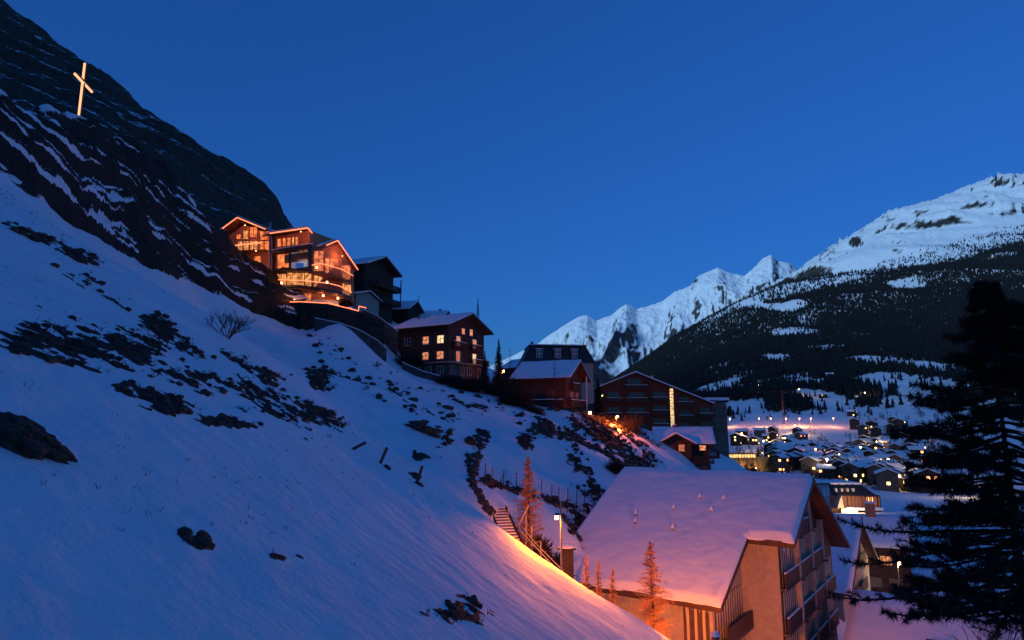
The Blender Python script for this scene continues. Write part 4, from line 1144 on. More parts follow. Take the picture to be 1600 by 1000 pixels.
    for (px, py, Y, pw) in ((383, 352, 109, 80), (470, 362, 103.5, 60), (535, 400, 110.5, 130), (400, 392, 107, 60), (460, 468, 102.5, 60)):  # small glowing bodies with lights, added to brighten timber and rock
        mb = MB(); c = W_(px, py, Y); mb.tube([c + Vector((0, 0, -.05)), c + Vector((0, 0, .05))], .1, 6); lp = mb.build('lantern_fill', glow('lantern_fill_light', (1, .45, .18), 7.0), root)
        point_light('lantern_fill_light', c + Vector((0, -.2, -.2)), (1.0, 0.26, 0.06), pw * 1.7, .2, lp)
    # terrace on its retaining wall
    tl = [(452, 473, 103), (470, 472.5, 100.8), (512, 475, 99.6), (545, 483, 102.5), (560, 487, 104.5)]
    pts = [W_(*p) for p in tl]
    strip([p + Vector((0, 0, .12)) for p in pts] + [W_(561, 478.5, 105), W_(572, 481, 107)], .075)
    tw = empty('retaining_wall', base); tag(tw, 'tall grey retaining wall carrying the terrace of the lit chalet', 'wall')
    bot = [Vector((p.x, p.y, p.z - 7.5)) for p in pts] + [W_(600, 540, 106)]
    top = pts + [W_(600, 503, 106)]
    mb = MB()
    for i in range(len(top) - 1):
        a, b2, c, d = bot[i], bot[i + 1], top[i + 1], top[i]; o = Vector((-1.0, 5.0, 0))
        mb.hexa([a, b2, b2 + o, a + o, d, c, c + o, d + o])
    mb.build('wall_face', plain('dark_masonry', (.032, .025, .02), .95, .6, 1.2, .9), tw)
    mb = MB()
    for i in range(len(top) - 1):
        a, b2 = top[i] + Vector((0, 0, .004)), top[i + 1] + Vector((0, 0, .004)); o = Vector((-.05, .5, 0)); k = Vector((0, 0, .09))
        mb.hexa([a, b2, b2 + o, a + o, a + k, b2 + k, b2 + o + k, a + o + k])
    mb.build('coping', GREY_STONE, tw)
    # lower stepped walls
    for (nm, lab, line, hgt) in (('retaining_wall', 'low stone wall stepping down the slope under the chalet terrace', [(492, 497, 98.5), (530, 505, 99), (560, 515, 100), (590, 532, 101), (604, 546, 102)], 3.0),
                                 ('retaining_wall', 'dark masonry wall on the slope beside the house with glowing windows', [(566, 483, 110), (590, 494, 111), (622, 518, 113)], 6.0),
                                 ('garden_wall', 'dark garden wall along the foot of the glowing house', [(628, 566, 104.5), (660, 580, 104), (700, 591, 103.5), (752, 601, 103)], 2.6),
                                 ('garden_wall', 'long low masonry wall in front of the broad roofed chalet', [(822, 640, 97.5), (850, 650, 97.2), (885, 652, 97.5), (925, 654, 99)], 2.6)):
        w2 = empty(nm, P(*line[0])); tag(w2, lab, 'wall')
        mb = MB(); m2 = MB(); L = [P(*p) - P(*line[0]) for p in line]
        for i in range(len(L) - 1):
            a, b2 = L[i], L[i + 1]; o = Vector((-.1, .6, 0)); k = Vector((0, 0, -hgt)); u = Vector((0, 0, .12))
            mb.hexa([a + k, b2 + k, b2 + o + k, a + o + k, a, b2, b2 + o, a + o]); e_ = Vector((0, 0, .004))
            m2.hexa([a + e_, b2 + e_, b2 + o + e_, a + o + e_, a + u, b2 + u, b2 + o + u, a + o + u])
        mb.build('wall_face', GREY_STONE, w2); m2.build('snow', SNOW, w2)
lit_chalet()

# ================================================================== THE LIT CROSS ON THE ROCK
def cross():
    Y = 75.0
    top, foot = P(134, 100, Y), P(125.5, 178, Y - .2)
    foot = Vector((top.x, Y, foot.z - .8))
    root = empty('summit_cross', foot); tag(root, 'tall cross glowing with orange light on the rock ledge', 'cross')
    h = (top - foot).z
    m = plain('cross_timber', (0.25, 0.12, 0.06), .7)
    mb = MB(); mb.box(-.13, .13, -.13, .13, 0, h); post = mb.build('post', m, root)
    ad = Vector((-.16, .987, 0)); c = Vector((0, 0, h * .70)); c = P(131.5, 127.5, Y) - foot; c.x = 0; c.y = 0
    s = Vector((-ad.y, ad.x, 0))
    mb = MB(); hw = 2.15
    k = lambda a, b, z: tuple(c + ad * a + s * b + Vector((0, 0, z)))
    mb.hexa([k(-hw, -.16, -.13), k(hw, -.16, -.13), k(hw, .16, -.13), k(-hw, .16, -.13), k(-hw, -.16, .13), k(hw, -.16, .13), k(hw, .16, .13), k(-hw, .16, .13)]); mb.build('arm', m, root)
    for dx, dy in ((-.07, -.2), (.07, -.2)):
        mb = MB(); mb.tube([(dx, dy, .4), (dx, dy, h)], .07, 6); mb.build('light_tube', glow('cross_tube', (1, .42, .2), 1.7), root)
    for b in (0.0,):
        mb = MB(); mb.tube([k(-hw - .05, b, -.2), k(hw + .05, b, -.2)], .15, 8); mb.build('light_tube', glow('cross_tube', (1, .42, .2), 1.7), root)
cross()

# ================================================================== PATH, STEPS, LAMPS, FENCE
ORANGE = glow('sodium_bulb', (1.0, 0.38, 0.12), 40.0)
def street_lamp(label, foot, head, power, arm=(-.5, 0, 0), group=None, bulb=.13, pole_top=.8, r=.055, m=None, name='street_lamp', colr=SODIUM, bm=None, cone=None, aim=None, aim2=None):
    """foot and head in world coordinates; the pole stands beside the head"""
    root = empty(name, foot); tag(root, label, 'lamp', group)
    h = Vector(head) - Vector(foot); a = Vector(arm)
    base = h - a; base.z = 0
    mb = MB(); mb.tube([(base.x, base.y, -1.0), (base.x, base.y, h.z + pole_top)], r, 8, 0, r * .7); mb.build('pole', m or METAL, root)
    mb = MB(); mb.tube([(base.x, base.y, h.z + bulb * 1.6), tuple(h + Vector((0, 0, bulb * 1.6)))], r * .6, 6); mb.build('arm', m or METAL, root)
    mb = MB(); mb.tube([h + Vector((0, 0, bulb * .9)), h + Vector((0, 0, bulb * 1.9))], bulb * 1.3, 10, 0, bulb * .5); mb.build('lamp_head', DARK_METAL, root)
    mb = MB(); mb.tube([h + Vector((0, 0, -bulb * .8)), h + Vector((0, 0, 0)), h + Vector((0, 0, bulb * .85))], bulb * .8, 10); bo = mb.build('bulb', bm or ORANGE, root)
    if power:
        lt_ = point_light('bulb_light', h + Vector((0, 0, -bulb * 1.6)), colr, power, bulb, bo, cone)
        if aim: lt_.rotation_euler = Vector(aim).to_track_quat('-Z', 'Y').to_euler(); lt_.data.spot_blend = 0.75
        if aim2:     # the lamp shines down the path on its other side too
            l2_ = point_light('bulb_light', h + Vector((.03, .03, -bulb * 1.6)), colr, power * .45, bulb, bo, 150); l2_.rotation_euler = Vector(aim2).to_track_quat('-Z', 'Y').to_euler()
    return root
h0 = P(870, 808.5, 35.7)
street_lamp('orange street lamp on a tall pole beside the steps', (2.6, 35.7, ground_hill(2.6, 35.7)), h0, 5600, (-.22, 0, 0), None, .12, .8, colr=(1.0, .20, .0), cone=128, aim=(-.34, -.6, -.85), aim2=(.45, .8, -.45))
lh = P(1119, 1014, 35.0)
pl = street_lamp('path lamp with a snow capped hood at the bottom edge before the big house', (lh.x, 35.0, ground_hill(lh.x, 35.0)), lh, 5200, (.0, .06, 0), None, .16, .0)
mb = MB(); c_ = lh - pl.location + Vector((0, 0, .31)); mb.tube([c_, c_ + Vector((0, 0, .12)), c_ + Vector((0, 0, .32))], .30, 12, 0, .16); mb.build('hood', DARK_METAL, pl)
mb = MB(); mb.tube([c_ + Vector((0, 0, .325)), c_ + Vector((0, 0, .46)), c_ + Vector((0, 0, .54))], .27, 12, 0, .08); mb.build('snow', SNOW, pl)
h1 = P(965, 651, 96); street_lamp('red orange street lamp in the bushes before the hotel', (h1.x, h1.y, ground_hill(h1.x, h1.y)), h1, 3200, (.25, 0, 0), None, .16, .15, colr=(1, .15, .01))
h1 = P(922, 645, 99); street_lamp('orange lamp at the corner of the broad roofed chalet', (h1.x, h1.y, ground_hill(h1.x, h1.y)), h1, 110, (.25, 0, 0), None, .22, .1)
h1 = P(787, 580, 112); street_lamp('orange lamp between the spruce and the glowing house', (h1.x, h1.y, ground_hill(h1.x, h1.y)), h1, 350, (.25, 0, 0), None, .17, .1)
h1 = P(941, 618, 125); street_lamp('small greenish yellow lamp beside the hotel gable', (h1.x, h1.y, ground_hill(h1.x, h1.y)), h1, 30, (.2, 0, 0), None, .11, .1, colr=(.7, .8, .2), bm=glow('green_bulb', (.65, .8, .15), 12))

def steps():
    T, B = P(778.5, 795, 44.3), P(800.5, 845, 40.6)
    root = empty('staircase', B); tag(root, 'snowy wooden steps climbing beside the street lamp', 'stairs')
    n = 12; dv = (T - B) / (n - 1); hd = Vector((dv.x, dv.y, 0)).normalized(); sd_ = Vector((hd.y, -hd.x, 0))
    w = .48; tr = Vector((dv.x, dv.y, 0)).length
    for i in range(-3, n):
        c = dv * i
        mb = MB(); a = c - sd_ * w; b = c + sd_ * w; u = Vector((0, 0, .05)); f = hd * tr * .98
        mb.hexa([a - u * 2, b - u * 2, b + f - u * 2, a + f - u * 2, a, b, b + f, a + f]); st = mb.build('step', BROWN_WOOD, root)
        mb = MB(); g = hd * .10; e_ = Vector((0, 0, .003)); s_ = Vector((0, 0, .07))
        mb.hexa([a + g + e_, b + g + e_, b + f + e_, a + f + e_, a + g + s_, b + g + s_, b + f + s_, a + f + s_]); mb.build('snow', SNOW, st)
        mb = MB(); mb.hexa([a + f * .9 + Vector((0, 0, -.05)), b + f * .9 + Vector((0, 0, -.05)), b + f - Vector((0, 0, .05)), a + f - Vector((0, 0, .05)), a + f * .9 + Vector((0, 0, dv.z - .11)), b + f * .9 + Vector((0, 0, dv.z - .11)), b + f + Vector((0, 0, dv.z - .11)), a + f + Vector((0, 0, dv.z - .11))]); mb.build('riser', DARK_WOOD, st)
    for sg in (-1, 1):
        mb = MB(); o = sd_ * sg * (w + .05); k = sd_ * sg * .06
        a, b = dv * -3 + o, T - B + o + dv * .6
        mb.hexa([a + Vector((0, 0, -.25)), b + Vector((0, 0, -.25)), b + k + Vector((0, 0, -.25)), a + k + Vector((0, 0, -.25)), a + Vector((0, 0, .12)), b + Vector((0, 0, .12)), b + k + Vector((0, 0, .12)), a + k + Vector((0, 0, .12))]); mb.build('stringer', BROWN_WOOD, root)
steps()
def railing():
    root = empty('handrail', P(812, 830, 40.6)); o = root.location.copy(); tag(root, 'pale double handrail running down the path from the steps', 'railing')
    q = lambda *a: P(*a) - o
    STEEL = plain('pale_rail', (.4, .38, .36), .5, .1)
    for pts in ([(806, 800, 43), (812, 828, 41), (842, 860, 40), (873, 893, 39)], [(818, 825, 41), (836, 848, 40.5), (860, 872, 39.6), (880, 892, 39)], [(800, 838, 40.4), (828, 858, 39.5), (846, 874, 39), (862, 889, 38.6)]):
        mb = MB(); mb.tube([q(*p) for p in pts], .028, 6); mb.build('rail', STEEL, root)
    for (px, y0, y1, Y) in ((822, 806, 842, 41.5), (831, 822, 856, 40.8), (845, 846, 876, 40), (794, 790, 815, 43.2), (806, 792, 812, 43)):
        mb = MB(); mb.tube([q(px, y1 + 14, Y), q(px, y0, Y)], .035, 6); mb.build('post', STEEL, root)
    mb = MB(); mb.tube([q(826, 790, 42), q(810, 822, 42)], .035, 6); mb.build('brace', STEEL, root)
    mb = MB(); mb.tube([q(771, 801, 42.6), q(759, 820, 41.2)], .03, 6); mb.build('brace', STEEL, root)
railing()
def hut():
    c = P(886, 868, 43.5); c.z = ground_hill(c.x, c.y)
    root = empty('shelter', c); tag(root, 'little shelter with a round cap of snow behind the street lamp', 'shelter')
    zt = P(886, 858, 43.5).z - c.z
    mb = MB(); mb.box(-.35, .4, -.2, .7, -.8, zt); mb.build('wall', plain('shelter_wall', (.05, .035, .028), .8), root)
    mb = MB(); mb.box(-.62, .55, -.35, .85, zt + .003, zt + .06); mb.build('roof', DARK_WOOD, root)
    bm = bmesh.new(); bmesh.ops.create_uvsphere(bm, u_segments=20, v_segments=10, radius=1)
    for v in bm.verts: v.co = Vector((v.co.x * .66 - .03, v.co.y * .62 + .25, max(v.co.z, -.02) * .24 + zt + .075))
    me = bpy.data.meshes.new('snow_cap'); bm.to_mesh(me); bm.free(); set_smooth(me); link_mesh('snow_cap', me, SNOW, root)
hut()
def fence():
    line = [(757, 755, 47.2), (768, 762, 48), (786, 770, 49.5), (806, 776, 51), (845, 787, 53.2), (861, 791, 54.5), (872, 791, 55), (886, 792, 56), (900, 793, 57), (912, 793, 58.2), (926, 794, 59.5), (936, 794, 60.5), (946, 794, 61.5)]
    tops = [724, 729, 733, 739, 748, 757, 761, 762, 762, 764, 768, 771, 775]
    o = P(*line[0]); root = empty('wire_fence', o); tag(root, 'wire mesh fence on thin posts above the steps', 'fence')
    T = []
    for (px, py, Y), ty in zip(line, tops):
        a = P(px, py, Y); b = P(px + 1.5, ty, Y); T.append((a, b))
        mb = MB(); mb.tube([a - o - Vector((0, 0, .7)), b - o], .04, 6); mb.build('post', DARK_METAL, root)
    mb = MB()
    for i in range(len(T) - 1):
        (a0, b0), (a1, b1) = T[i], T[i + 1]
        for k in range(7):
            t = .05 + .9 * k / 6; mb.tube([a0.lerp(b0, t) - o, a1.lerp(b1, t) - o], .006, 3)
        n = max(3, int((a1 - a0).length / .35))
        for k in range(n):
            t = k / n; mb.tube([a0.lerp(a1, t) - o, b0.lerp(b1, t) - o], .005, 3)
    mb.build('wire_mesh', DARK_METAL, root)
    mb = MB(); mb.tube([P(777, 765, 48.6) - o, P(788, 738, 49.2) - o], .035, 5); mb.build('brace', DARK_METAL, root)
fence()
OLDWOOD = plain('weathered_post', (.06, .045, .035), .9, .4, 6, .5)
for (a, b, Y, lab) in (((551, 702), (572, 691), 33.5, 'wooden post lying tilted on the snow, nearest the bare patch'), ((594, 724), (605, 699), 33.5, 'leaning wooden post between the two other posts on the snow slope'), ((651, 756), (660, 728), 35, 'leaning wooden post closest to the steps on the snow slope')):
    Y = hit(*a, hill_z, 3, 140).y; p0, p1 = P(*a, Y), P(*b, Y)
    d_ = (p1 - p0); root = empty('wooden_post', p0); tag(root, lab, 'post', 'posts on the snow slope')
    mb = MB(); mb.tube([-d_ * .5, d_ * .5, d_ * 1.0], .075, 7); mb.build('shaft', OLDWOOD, root)
    mb = MB(); mb.tube([d_ * 1.0, d_ * 1.02 + Vector((0, 0, .03))], .075, 7, 0, .02); mb.build('snow', SNOW, root)

# ================================================================== ROCKS AND GROUND COVER
ROCKM = plain('boulder_rock', (.055, .045, .038), .95, .6, 1.5, .9)
def rock_mesh(rx, ry, rz, seed, sub=4, rough=.35):
    bm = bmesh.new(); bmesh.ops.create_icosphere(bm, subdivisions=sub, radius=1)
    co = np.array([v.co[:] for v in bm.verts])
    n = fbm(co[:, 0] * 1.6 + seed * 3.1, co[:, 1] * 1.6 + co[:, 2] * 1.3, 4, seed, .6) + .5 * fbm(co[:, 2] * 3 + seed, co[:, 0] * 3 - co[:, 1] * 2, 3, seed + 9, .6)
    st = .06 * np.sign(np.sin(co[:, 2] * 11 + 3 * n + co[:, 0] * 2))
    co = co * (1 + rough * n + st)[:, None]
    for v, c in zip(bm.verts, co): v.co = (c[0] * rx, c[1] * ry, c[2] * rz)
    me = bpy.data.meshes.new('boulder'); bm.to_mesh(me); bm.free()
    return me
def rocky(name='boulder_with_snow'):
    m, N, L, b = new_mat(name)
    g = N.new('ShaderNodeNewGeometry'); sx = N.new('ShaderNodeSeparateXYZ'); L.new(g.outputs['Normal'], sx.inputs[0])
    n1 = noise_node(N, L, 1.3, 7); n2 = noise_node(N, L, 5, 7)
    s1 = N.new('ShaderNodeMath'); s1.operation = 'MULTIPLY_ADD'; s1.inputs[1].default_value = .9; L.new(n1.outputs['Fac'], s1.inputs[0]); L.new(sx.outputs[2], s1.inputs[2])
    st = N.new('ShaderNodeMapRange'); st.inputs[1].default_value = 1.50; st.inputs[2].default_value = 1.56; L.new(s1.outputs[0], st.inputs[0])
    rc = ramp(N, .3, .7, (.018, .015, .012), (.085, .068, .052)); L.new(n2.outputs['Fac'], rc.inputs[0])
    mx = N.new('ShaderNodeMix'); mx.data_type = 'RGBA'; mx.inputs[7].default_value = (.86, .87, .89, 1)
    L.new(st.outputs[0], mx.inputs[0]); L.new(rc.outputs[0], mx.inputs[6]); L.new(mx.outputs[2], b.inputs['Base Color']); b.inputs['Roughness'].default_value = .9
    bp = N.new('ShaderNodeBump'); bp.inputs['Strength'].default_value = .9; bp.inputs['Distance'].default_value = .15; L.new(n2.outputs['Fac'], bp.inputs['Height']); L.new(bp.outputs[0], b.inputs['Normal'])
    return m
ROCKY = rocky()
def on_hill(px, py, y0=3, y1=140): return hit(px, py, hill_z, y0, y1)
def boulder(lab, px, py, rx, ry, rz, seed, rz_rot=0, sink=.3, name='boulder'):
    p = on_hill(px, py); me = rock_mesh(rx, ry, rz, seed, 5)
    o = link_mesh(name, me, ROCKY); o.location = p - Vector((0, 0, sink)); o.rotation_euler = (0, R(30), rz_rot); tag(o, lab, 'boulder'); return o
boulder('large dark boulder with snow patches at the left edge of the slope', 30, 690, .80, .5, .36, 3, .9, .05)
boulder('dark rounded boulder at the top of the stone edged path', 754, 680, .8, .7, .62, 8, .4, .1)
boulder('narrow dark rock beside the boulder above the path', 733, 690, .5, .8, .55, 21, .2, .1)
boulder('small stone next to the lying post', 604, 731, .2, .2, .14, 5, 0, .0)
boulder('small dark stone under the post closest to the steps', 654, 757, .25, .2, .12, 6, 0, .0)
boulder('dark stone in the snow above the posts', 666, 714, .42, .3, .18, 7, .3, .0)
# ruined dry stone wall: single stones laid in rows
def stone_wall():
    o = on_hill(650, 672); root = empty('dry_stone_wall', o); tag(root, 'short ruined dry stone wall half buried in snow', 'wall')
    kinds = [rock_mesh(.34, .22, .13, 40 + i, 2, .3) for i in range(5)]
    for m_ in kinds: m_.materials.append(ROCKM)
    rs = random.Random(5)
    for k in range(95):
        t = rs.random(); px = 608 + 80 * t; py = 678 + 4 * t - rs.random() ** 1.2 * (24 - 14 * abs(t - .6))
        Y = o.y + rs.uniform(-.25, .25) + (.7 - .9 * t)
        p = P(px, py, Y) - o
        q = link_mesh('stone', kinds[k % 5], None, root); q.location = p; q.rotation_euler = (rs.uniform(-.2, .2), rs.uniform(-.2, .3), rs.uniform(-.5, .5)); s_ = rs.uniform(.7, 1.4); q.scale = (s_, s_, s_)
stone_wall()
def path_edge():
    pts = [(752, 690), (748, 700), (746, 715), (740, 728), (737, 745), (741, 760), (747, 772), (754, 785), (762, 795), (768, 802)]
    o = on_hill(*pts[0]); root = empty('path_edging', o); tag(root, 'winding row of dark edging stones along the path above the steps', 'edging')
    kinds = [rock_mesh(.26, .2, .2, 60 + i, 2, .3) for i in range(5)]
    for m_ in kinds: m_.materials.append(ROCKM)
    rs = random.Random(8)
    for k in range(80):
        t = rs.random() * (len(pts) - 1); i = int(t); f = t - i
        px = pts[i][0] + (pts[i + 1][0] - pts[i][0]) * f + rs.uniform(-4, 4); py = pts[i][1] + (pts[i + 1][1] - pts[i][1]) * f + rs.uniform(-3, 3)
        p = on_hill(px, py)
        q = link_mesh('stone', kinds[k % 5], None, root); q.location = p - o; s_ = rs.uniform(.6, 1.4); q.scale = (s_, s_, s_ * .9); q.rotation_euler = (0, 0, rs.uniform(0, 3))
path_edge()

def segs_mesh(name, p0, p1, r0, r1, n=3):
    """many straight twigs, each a thin bar of n sides"""
    p0, p1 = np.asarray(p0, float), np.asarray(p1, float); r0 = np.broadcast_to(np.asarray(r0, float), (len(p0),)); r1 = np.broadcast_to(np.asarray(r1, float), (len(p0),))
    t = p1 - p0; t /= np.maximum(np.linalg.norm(t, axis=1), 1e-9)[:, None]
    a = np.cross(t, np.array([0.31, .22, .92])); a /= np.maximum(np.linalg.norm(a, axis=1), 1e-9)[:, None]; b = np.cross(t, a)
    V = np.zeros((len(p0), 2 * n, 3))
    for k in range(n):
        an = 2 * math.pi * k / n; dirv = a * math.cos(an) + b * math.sin(an)
        V[:, k] = p0 + dirv * r0[:, None]; V[:, n + k] = p1 + dirv * r1[:, None]
    f = np.array([(k, (k + 1) % n, n + (k + 1) % n, n + k) for k in range(n)])
    F = (np.arange(len(p0))[:, None, None] * 2 * n + f[None]).reshape(-1, 4)
    return mesh_np(name, V.reshape(-1, 3), F)

# dead grass and scrub poking through the bare patches
GRASS = plain('dry_grass', (.045, .034, .022), .95, .5, 3, 0)
sel = np.where((HBARE > .35) & (HY > 8))[0]
wgt = np.hypot(HX[sel], HY[sel]) ** .6
pick = rng.choice(sel, size=9500, p=wgt / wgt.sum())
c = np.stack([HX[pick], HY[pick], HZ[pick]], 1) + np.column_stack([rng.normal(0, .12, (9500, 2)), np.zeros(9500)])
nb = 3; c = np.repeat(c, nb, 0); dist = np.linalg.norm(c, axis=1)
tip = c + np.column_stack([rng.normal(0, .10, len(c)) + .05, rng.normal(0, .10, len(c)), rng.uniform(.04, .2, len(c))]) * np.clip(dist / 60, .5, 1.6)[:, None]
me = segs_mesh('dry_grass', c - np.array([0, 0, .05]), tip, .022 * np.clip(dist / 60, .4, 1.6), .004)
tag(link_mesh('dry_grass', me, GRASS), 'dead grass and scrub in the bare patches of the slope', kind='stuff')
# single grass tips standing out of the clean snow
sel2 = np.where((HBARE < .1) & (HY > 9) & (HY < 75))[0]
w2 = 1 / np.maximum(HY[sel2], 8) ** .5 * smooth(-.05, .35, fbm(HX[sel2] * .12, HY[sel2] * .07, 3, 611))
pk = rng.choice(sel2, size=900, p=w2 / w2.sum()); cc = np.repeat(np.stack([HX[pk], HY[pk], HZ[pk]], 1), 3, 0) + np.column_stack([rng.normal(0, .05, (2700, 2)), np.zeros(2700)])
sc_ = np.clip(np.linalg.norm(cc, axis=1) / 45, .5, 1.4)[:, None]
tp = cc + np.column_stack([rng.normal(.02, .05, 2700), rng.normal(0, .05, 2700), rng.uniform(.03, .13, 2700)]) * sc_
tag(link_mesh('grass_tips', segs_mesh('grass_tips', cc - np.array([0, 0, .03]), tp, .010 * sc_[:, 0], .003), GRASS), 'thin dry grass tips sticking out of the snow slope', kind='stuff')
# loose stones in the bare patches
pick = rng.choice(sel, size=2600)
base_me = rock_mesh(1, 1, .6, 91, 1, .25); bv = np.array([v.co[:] for v in base_me.vertices]); bf = np.array([p.vertices[:] for p in base_me.polygons])
sc = rng.uniform(.08, .30, 2600) ** 1.0 * 1.25 * np.clip(np.hypot(HX[pick], HY[pick]) / 55, .45, 1.5); an = rng.uniform(0, 6.28, 2600)
ca, sa = np.cos(an), np.sin(an)
V = np.stack([bv[None, :, 0] * ca[:, None] - bv[None, :, 1] * sa[:, None], bv[None, :, 0] * sa[:, None] + bv[None, :, 1] * ca[:, None], np.repeat(bv[None, :, 2], 2600, 0)], -1) * sc[:, None, None]
V += np.stack([HX[pick], HY[pick], HZ[pick]], 1)[:, None]
F = (np.arange(2600)[:, None, None] * len(bv) + bf[None]).reshape(-1, 3)
me = mesh_np('loose_stones', V.reshape(-1, 3), F); tag(link_mesh('rubble', me, ROCKM), 'loose dark stones scattered in the bare patches', kind='stuff')

# ================================================================== TREES
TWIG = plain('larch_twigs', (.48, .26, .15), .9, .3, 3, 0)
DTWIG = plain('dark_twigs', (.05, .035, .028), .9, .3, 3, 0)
NEEDLE = plain('spruce_needles', (.005, .008, .006), .9, .5, 2, 0)
def larch(label, foot, H, spread, seed, twig=TWIG, dens=1.0, first=.06, r=.10, name='larch_tree', px_scale=.02, group=None):
    g = np.random.default_rng(seed)
    root = empty(name, foot); tag(root, label, 'tree', group)
    mb = MB(); mb.tube([(0, 0, -.8), (.03, 0, H * .35), (-.02, .02, H * .7), (0, 0, H)], r, 7, 0, .012); mb.build('trunk', BARK, root)
    P0, P1, R0 = [], [], []
    n = int(95 * dens)
    for i in range(n):
        t = first + (1 - first) * (i + g.random()) / n; z = H * t
        az = g.random() * 6.283; L = spread * (1 - t) ** .75 * g.uniform(.4, 1.15) * (1 + .25 * math.sin(az * 2 + seed + t * 9)) + .06; up = g.uniform(-.25, .35)
        d = np.array([math.cos(az), math.sin(az), up]); p = np.array([0, 0, z]); k = 4
        prev = p
        for s in range(k):
            nx_ = prev + d * L / k + np.array([0, 0, .05 * L * (s - 1) / k]); P0.append(prev); P1.append(nx_); R0.append(px_scale * (1 - .22 * s) * .8)
            m = int(3 + 4 * dens)
            for q in range(m):
                f = g.random(); b = prev + (nx_ - prev) * f; a2 = az + g.choice([-1, 1]) * g.uniform(.5, 1.3); tl = L * g.uniform(.10, .26) + .05
                e = b + np.array([math.cos(a2), math.sin(a2), g.uniform(-.5, .6)]) * tl
                P0.append(b); P1.append(e); R0.append(px_scale * .5)
            prev = nx_
    me = segs_mesh('crown', P0, P1, R0, np.array(R0) * .4); link_mesh('crown', me, twig, root)
    return root
def bare_tree(label, foot, H, seed, twig=DTWIG, name='bare_tree', stems=1, spread=.5, thick=.06, cat='tree', group=None, levels=5):
    g = np.random.default_rng(seed); root = empty(name, foot); tag(root, label, cat, group)
    P0, P1, R0, R1 = [], [], [], []
    def grow(p, d, L, r, lev):
        e = p + d * L; P0.append(p); P1.append(e); R0.append(r); R1.append(r * .65)
        if lev == 0: return
        for k in range(g.integers(2, 4)):
            d2 = d + g.normal(0, spread, 3); d2[2] = abs(d2[2]) * .6 + .35; d2 /= np.linalg.norm(d2); grow(p + d * L * g.uniform(.55, 1), d2, L * g.uniform(.6, .82), r * .62, lev - 1)
    for s in range(stems):
        d = np.array([g.normal(0, spread * (stems > 1)), g.normal(0, spread * (stems > 1)), 1.0]); d /= np.linalg.norm(d)
        grow(np.array([g.normal(0, .1), g.normal(0, .1), -.2]), d, H * .34, thick, levels)
    me = segs_mesh('branches', P0, P1, R0, R1, 4); link_mesh('branches', me, twig, root); return root
def spruce(label, foot, H, spread, seed, m=NEEDLE, name='spruce_tree', dens=1.0, group=None):
    g = np.random.default_rng(seed); root = empty(name, foot); tag(root, label, 'tree', group)
    mb = MB(); mb.tube([(0, 0, -.8), (0, 0, H * .97)], .14 * H / 8, 6, 0, .02); mb.build('trunk', BARK, root)
    n = int(900 * dens); t = g.random(n) ** .8; az = g.random(n) * 6.283; lay = np.floor(t * 16) / 16 + .02
    L = spread * (1 - t) * g.uniform(.55, 1.1, n) + .1
    b = np.stack([np.zeros(n), np.zeros(n), H * (.05 + .95 * t)], 1)
    d = np.stack([np.cos(az), np.sin(az), g.uniform(-.45, -.1, n)], 1); e = b + d * L[:, None]
    V, F = [], []
    side = np.stack([-np.sin(az), np.cos(az), np.zeros(n)], 1)
    K = 7
    for k in range(K):
        f0 = .25 + .75 * k / K; c = b + (e - b) * f0
        l2 = L * .22 * g.uniform(.6, 1.3, n); sd_ = side * (g.choice([-1, 1], n) * g.uniform(.3, 1, n))[:, None] + d * .8 + np.array([0, 0, -.25])
        tip = c + sd_ * l2[:, None]; w = np.cross(sd_, np.array([0, 0, 1.0])); w = w / np.maximum(np.linalg.norm(w, axis=1), 1e-6)[:, None] * (.10 * L + .04)[:, None]
        o = len(V) * n * 3
        V.append(np.stack([c - w, c + w, tip], 1).reshape(-1, 3)); F.append(np.arange(n * 3).reshape(-1, 3) + o)
    V = np.concatenate(V); F = np.concatenate(F)
    link_mesh('crown', mesh_np('crown', V, F), m, root)
    return root
def foot_at(px, py, Y):
    p = P(px, py, Y); return Vector((p.x, p.y, ground_hill(p.x, p.y)))
def larch_px(label, px, ptop, pbase, Y, wpx, seed, **k):
    f = foot_at(px, pbase, Y); t = P(px, ptop, Y); return larch(label, f, t.z - f.z, wpx * Y / 1000, seed, **k)
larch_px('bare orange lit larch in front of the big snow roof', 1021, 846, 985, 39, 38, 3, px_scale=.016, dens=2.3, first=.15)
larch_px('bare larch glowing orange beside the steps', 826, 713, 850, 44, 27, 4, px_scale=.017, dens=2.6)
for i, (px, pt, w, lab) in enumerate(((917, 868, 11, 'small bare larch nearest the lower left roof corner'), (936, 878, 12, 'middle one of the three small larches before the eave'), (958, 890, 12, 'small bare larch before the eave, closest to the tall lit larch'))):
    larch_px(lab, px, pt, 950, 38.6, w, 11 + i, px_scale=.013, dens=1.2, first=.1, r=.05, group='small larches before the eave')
larch_px('bare thin larch standing before the snowy roofs beside the dark chalet', 653, 459, 520, 118, 9, 21, twig=DTWIG, dens=.8, px_scale=.03, first=.2)
larch_px('bare dark larch in front of the broad roofed chalet', 868, 560, 662, 98, 12, 22, twig=DTWIG, dens=.5, px_scale=.025, first=.2, r=.07)
larch_px('thin dark larch beside the orange lamp near the spruce', 797, 545, 640, 100, 10, 25, twig=DTWIG, dens=.5, px_scale=.025, first=.2, r=.07)
bare_tree('bare thorny bush on the snow below the rock band', on_hill(356, 528), 2.5, 5, name='bare_bush', stems=9, spread=.45, thick=.035, cat='bush', levels=4)
bare_tree('small leafless bush at the edge of the bare patch', on_hill(515, 612), 1.6, 6, name='bare_bush', stems=7, spread=.45, thick=.02, cat='bush', levels=3)
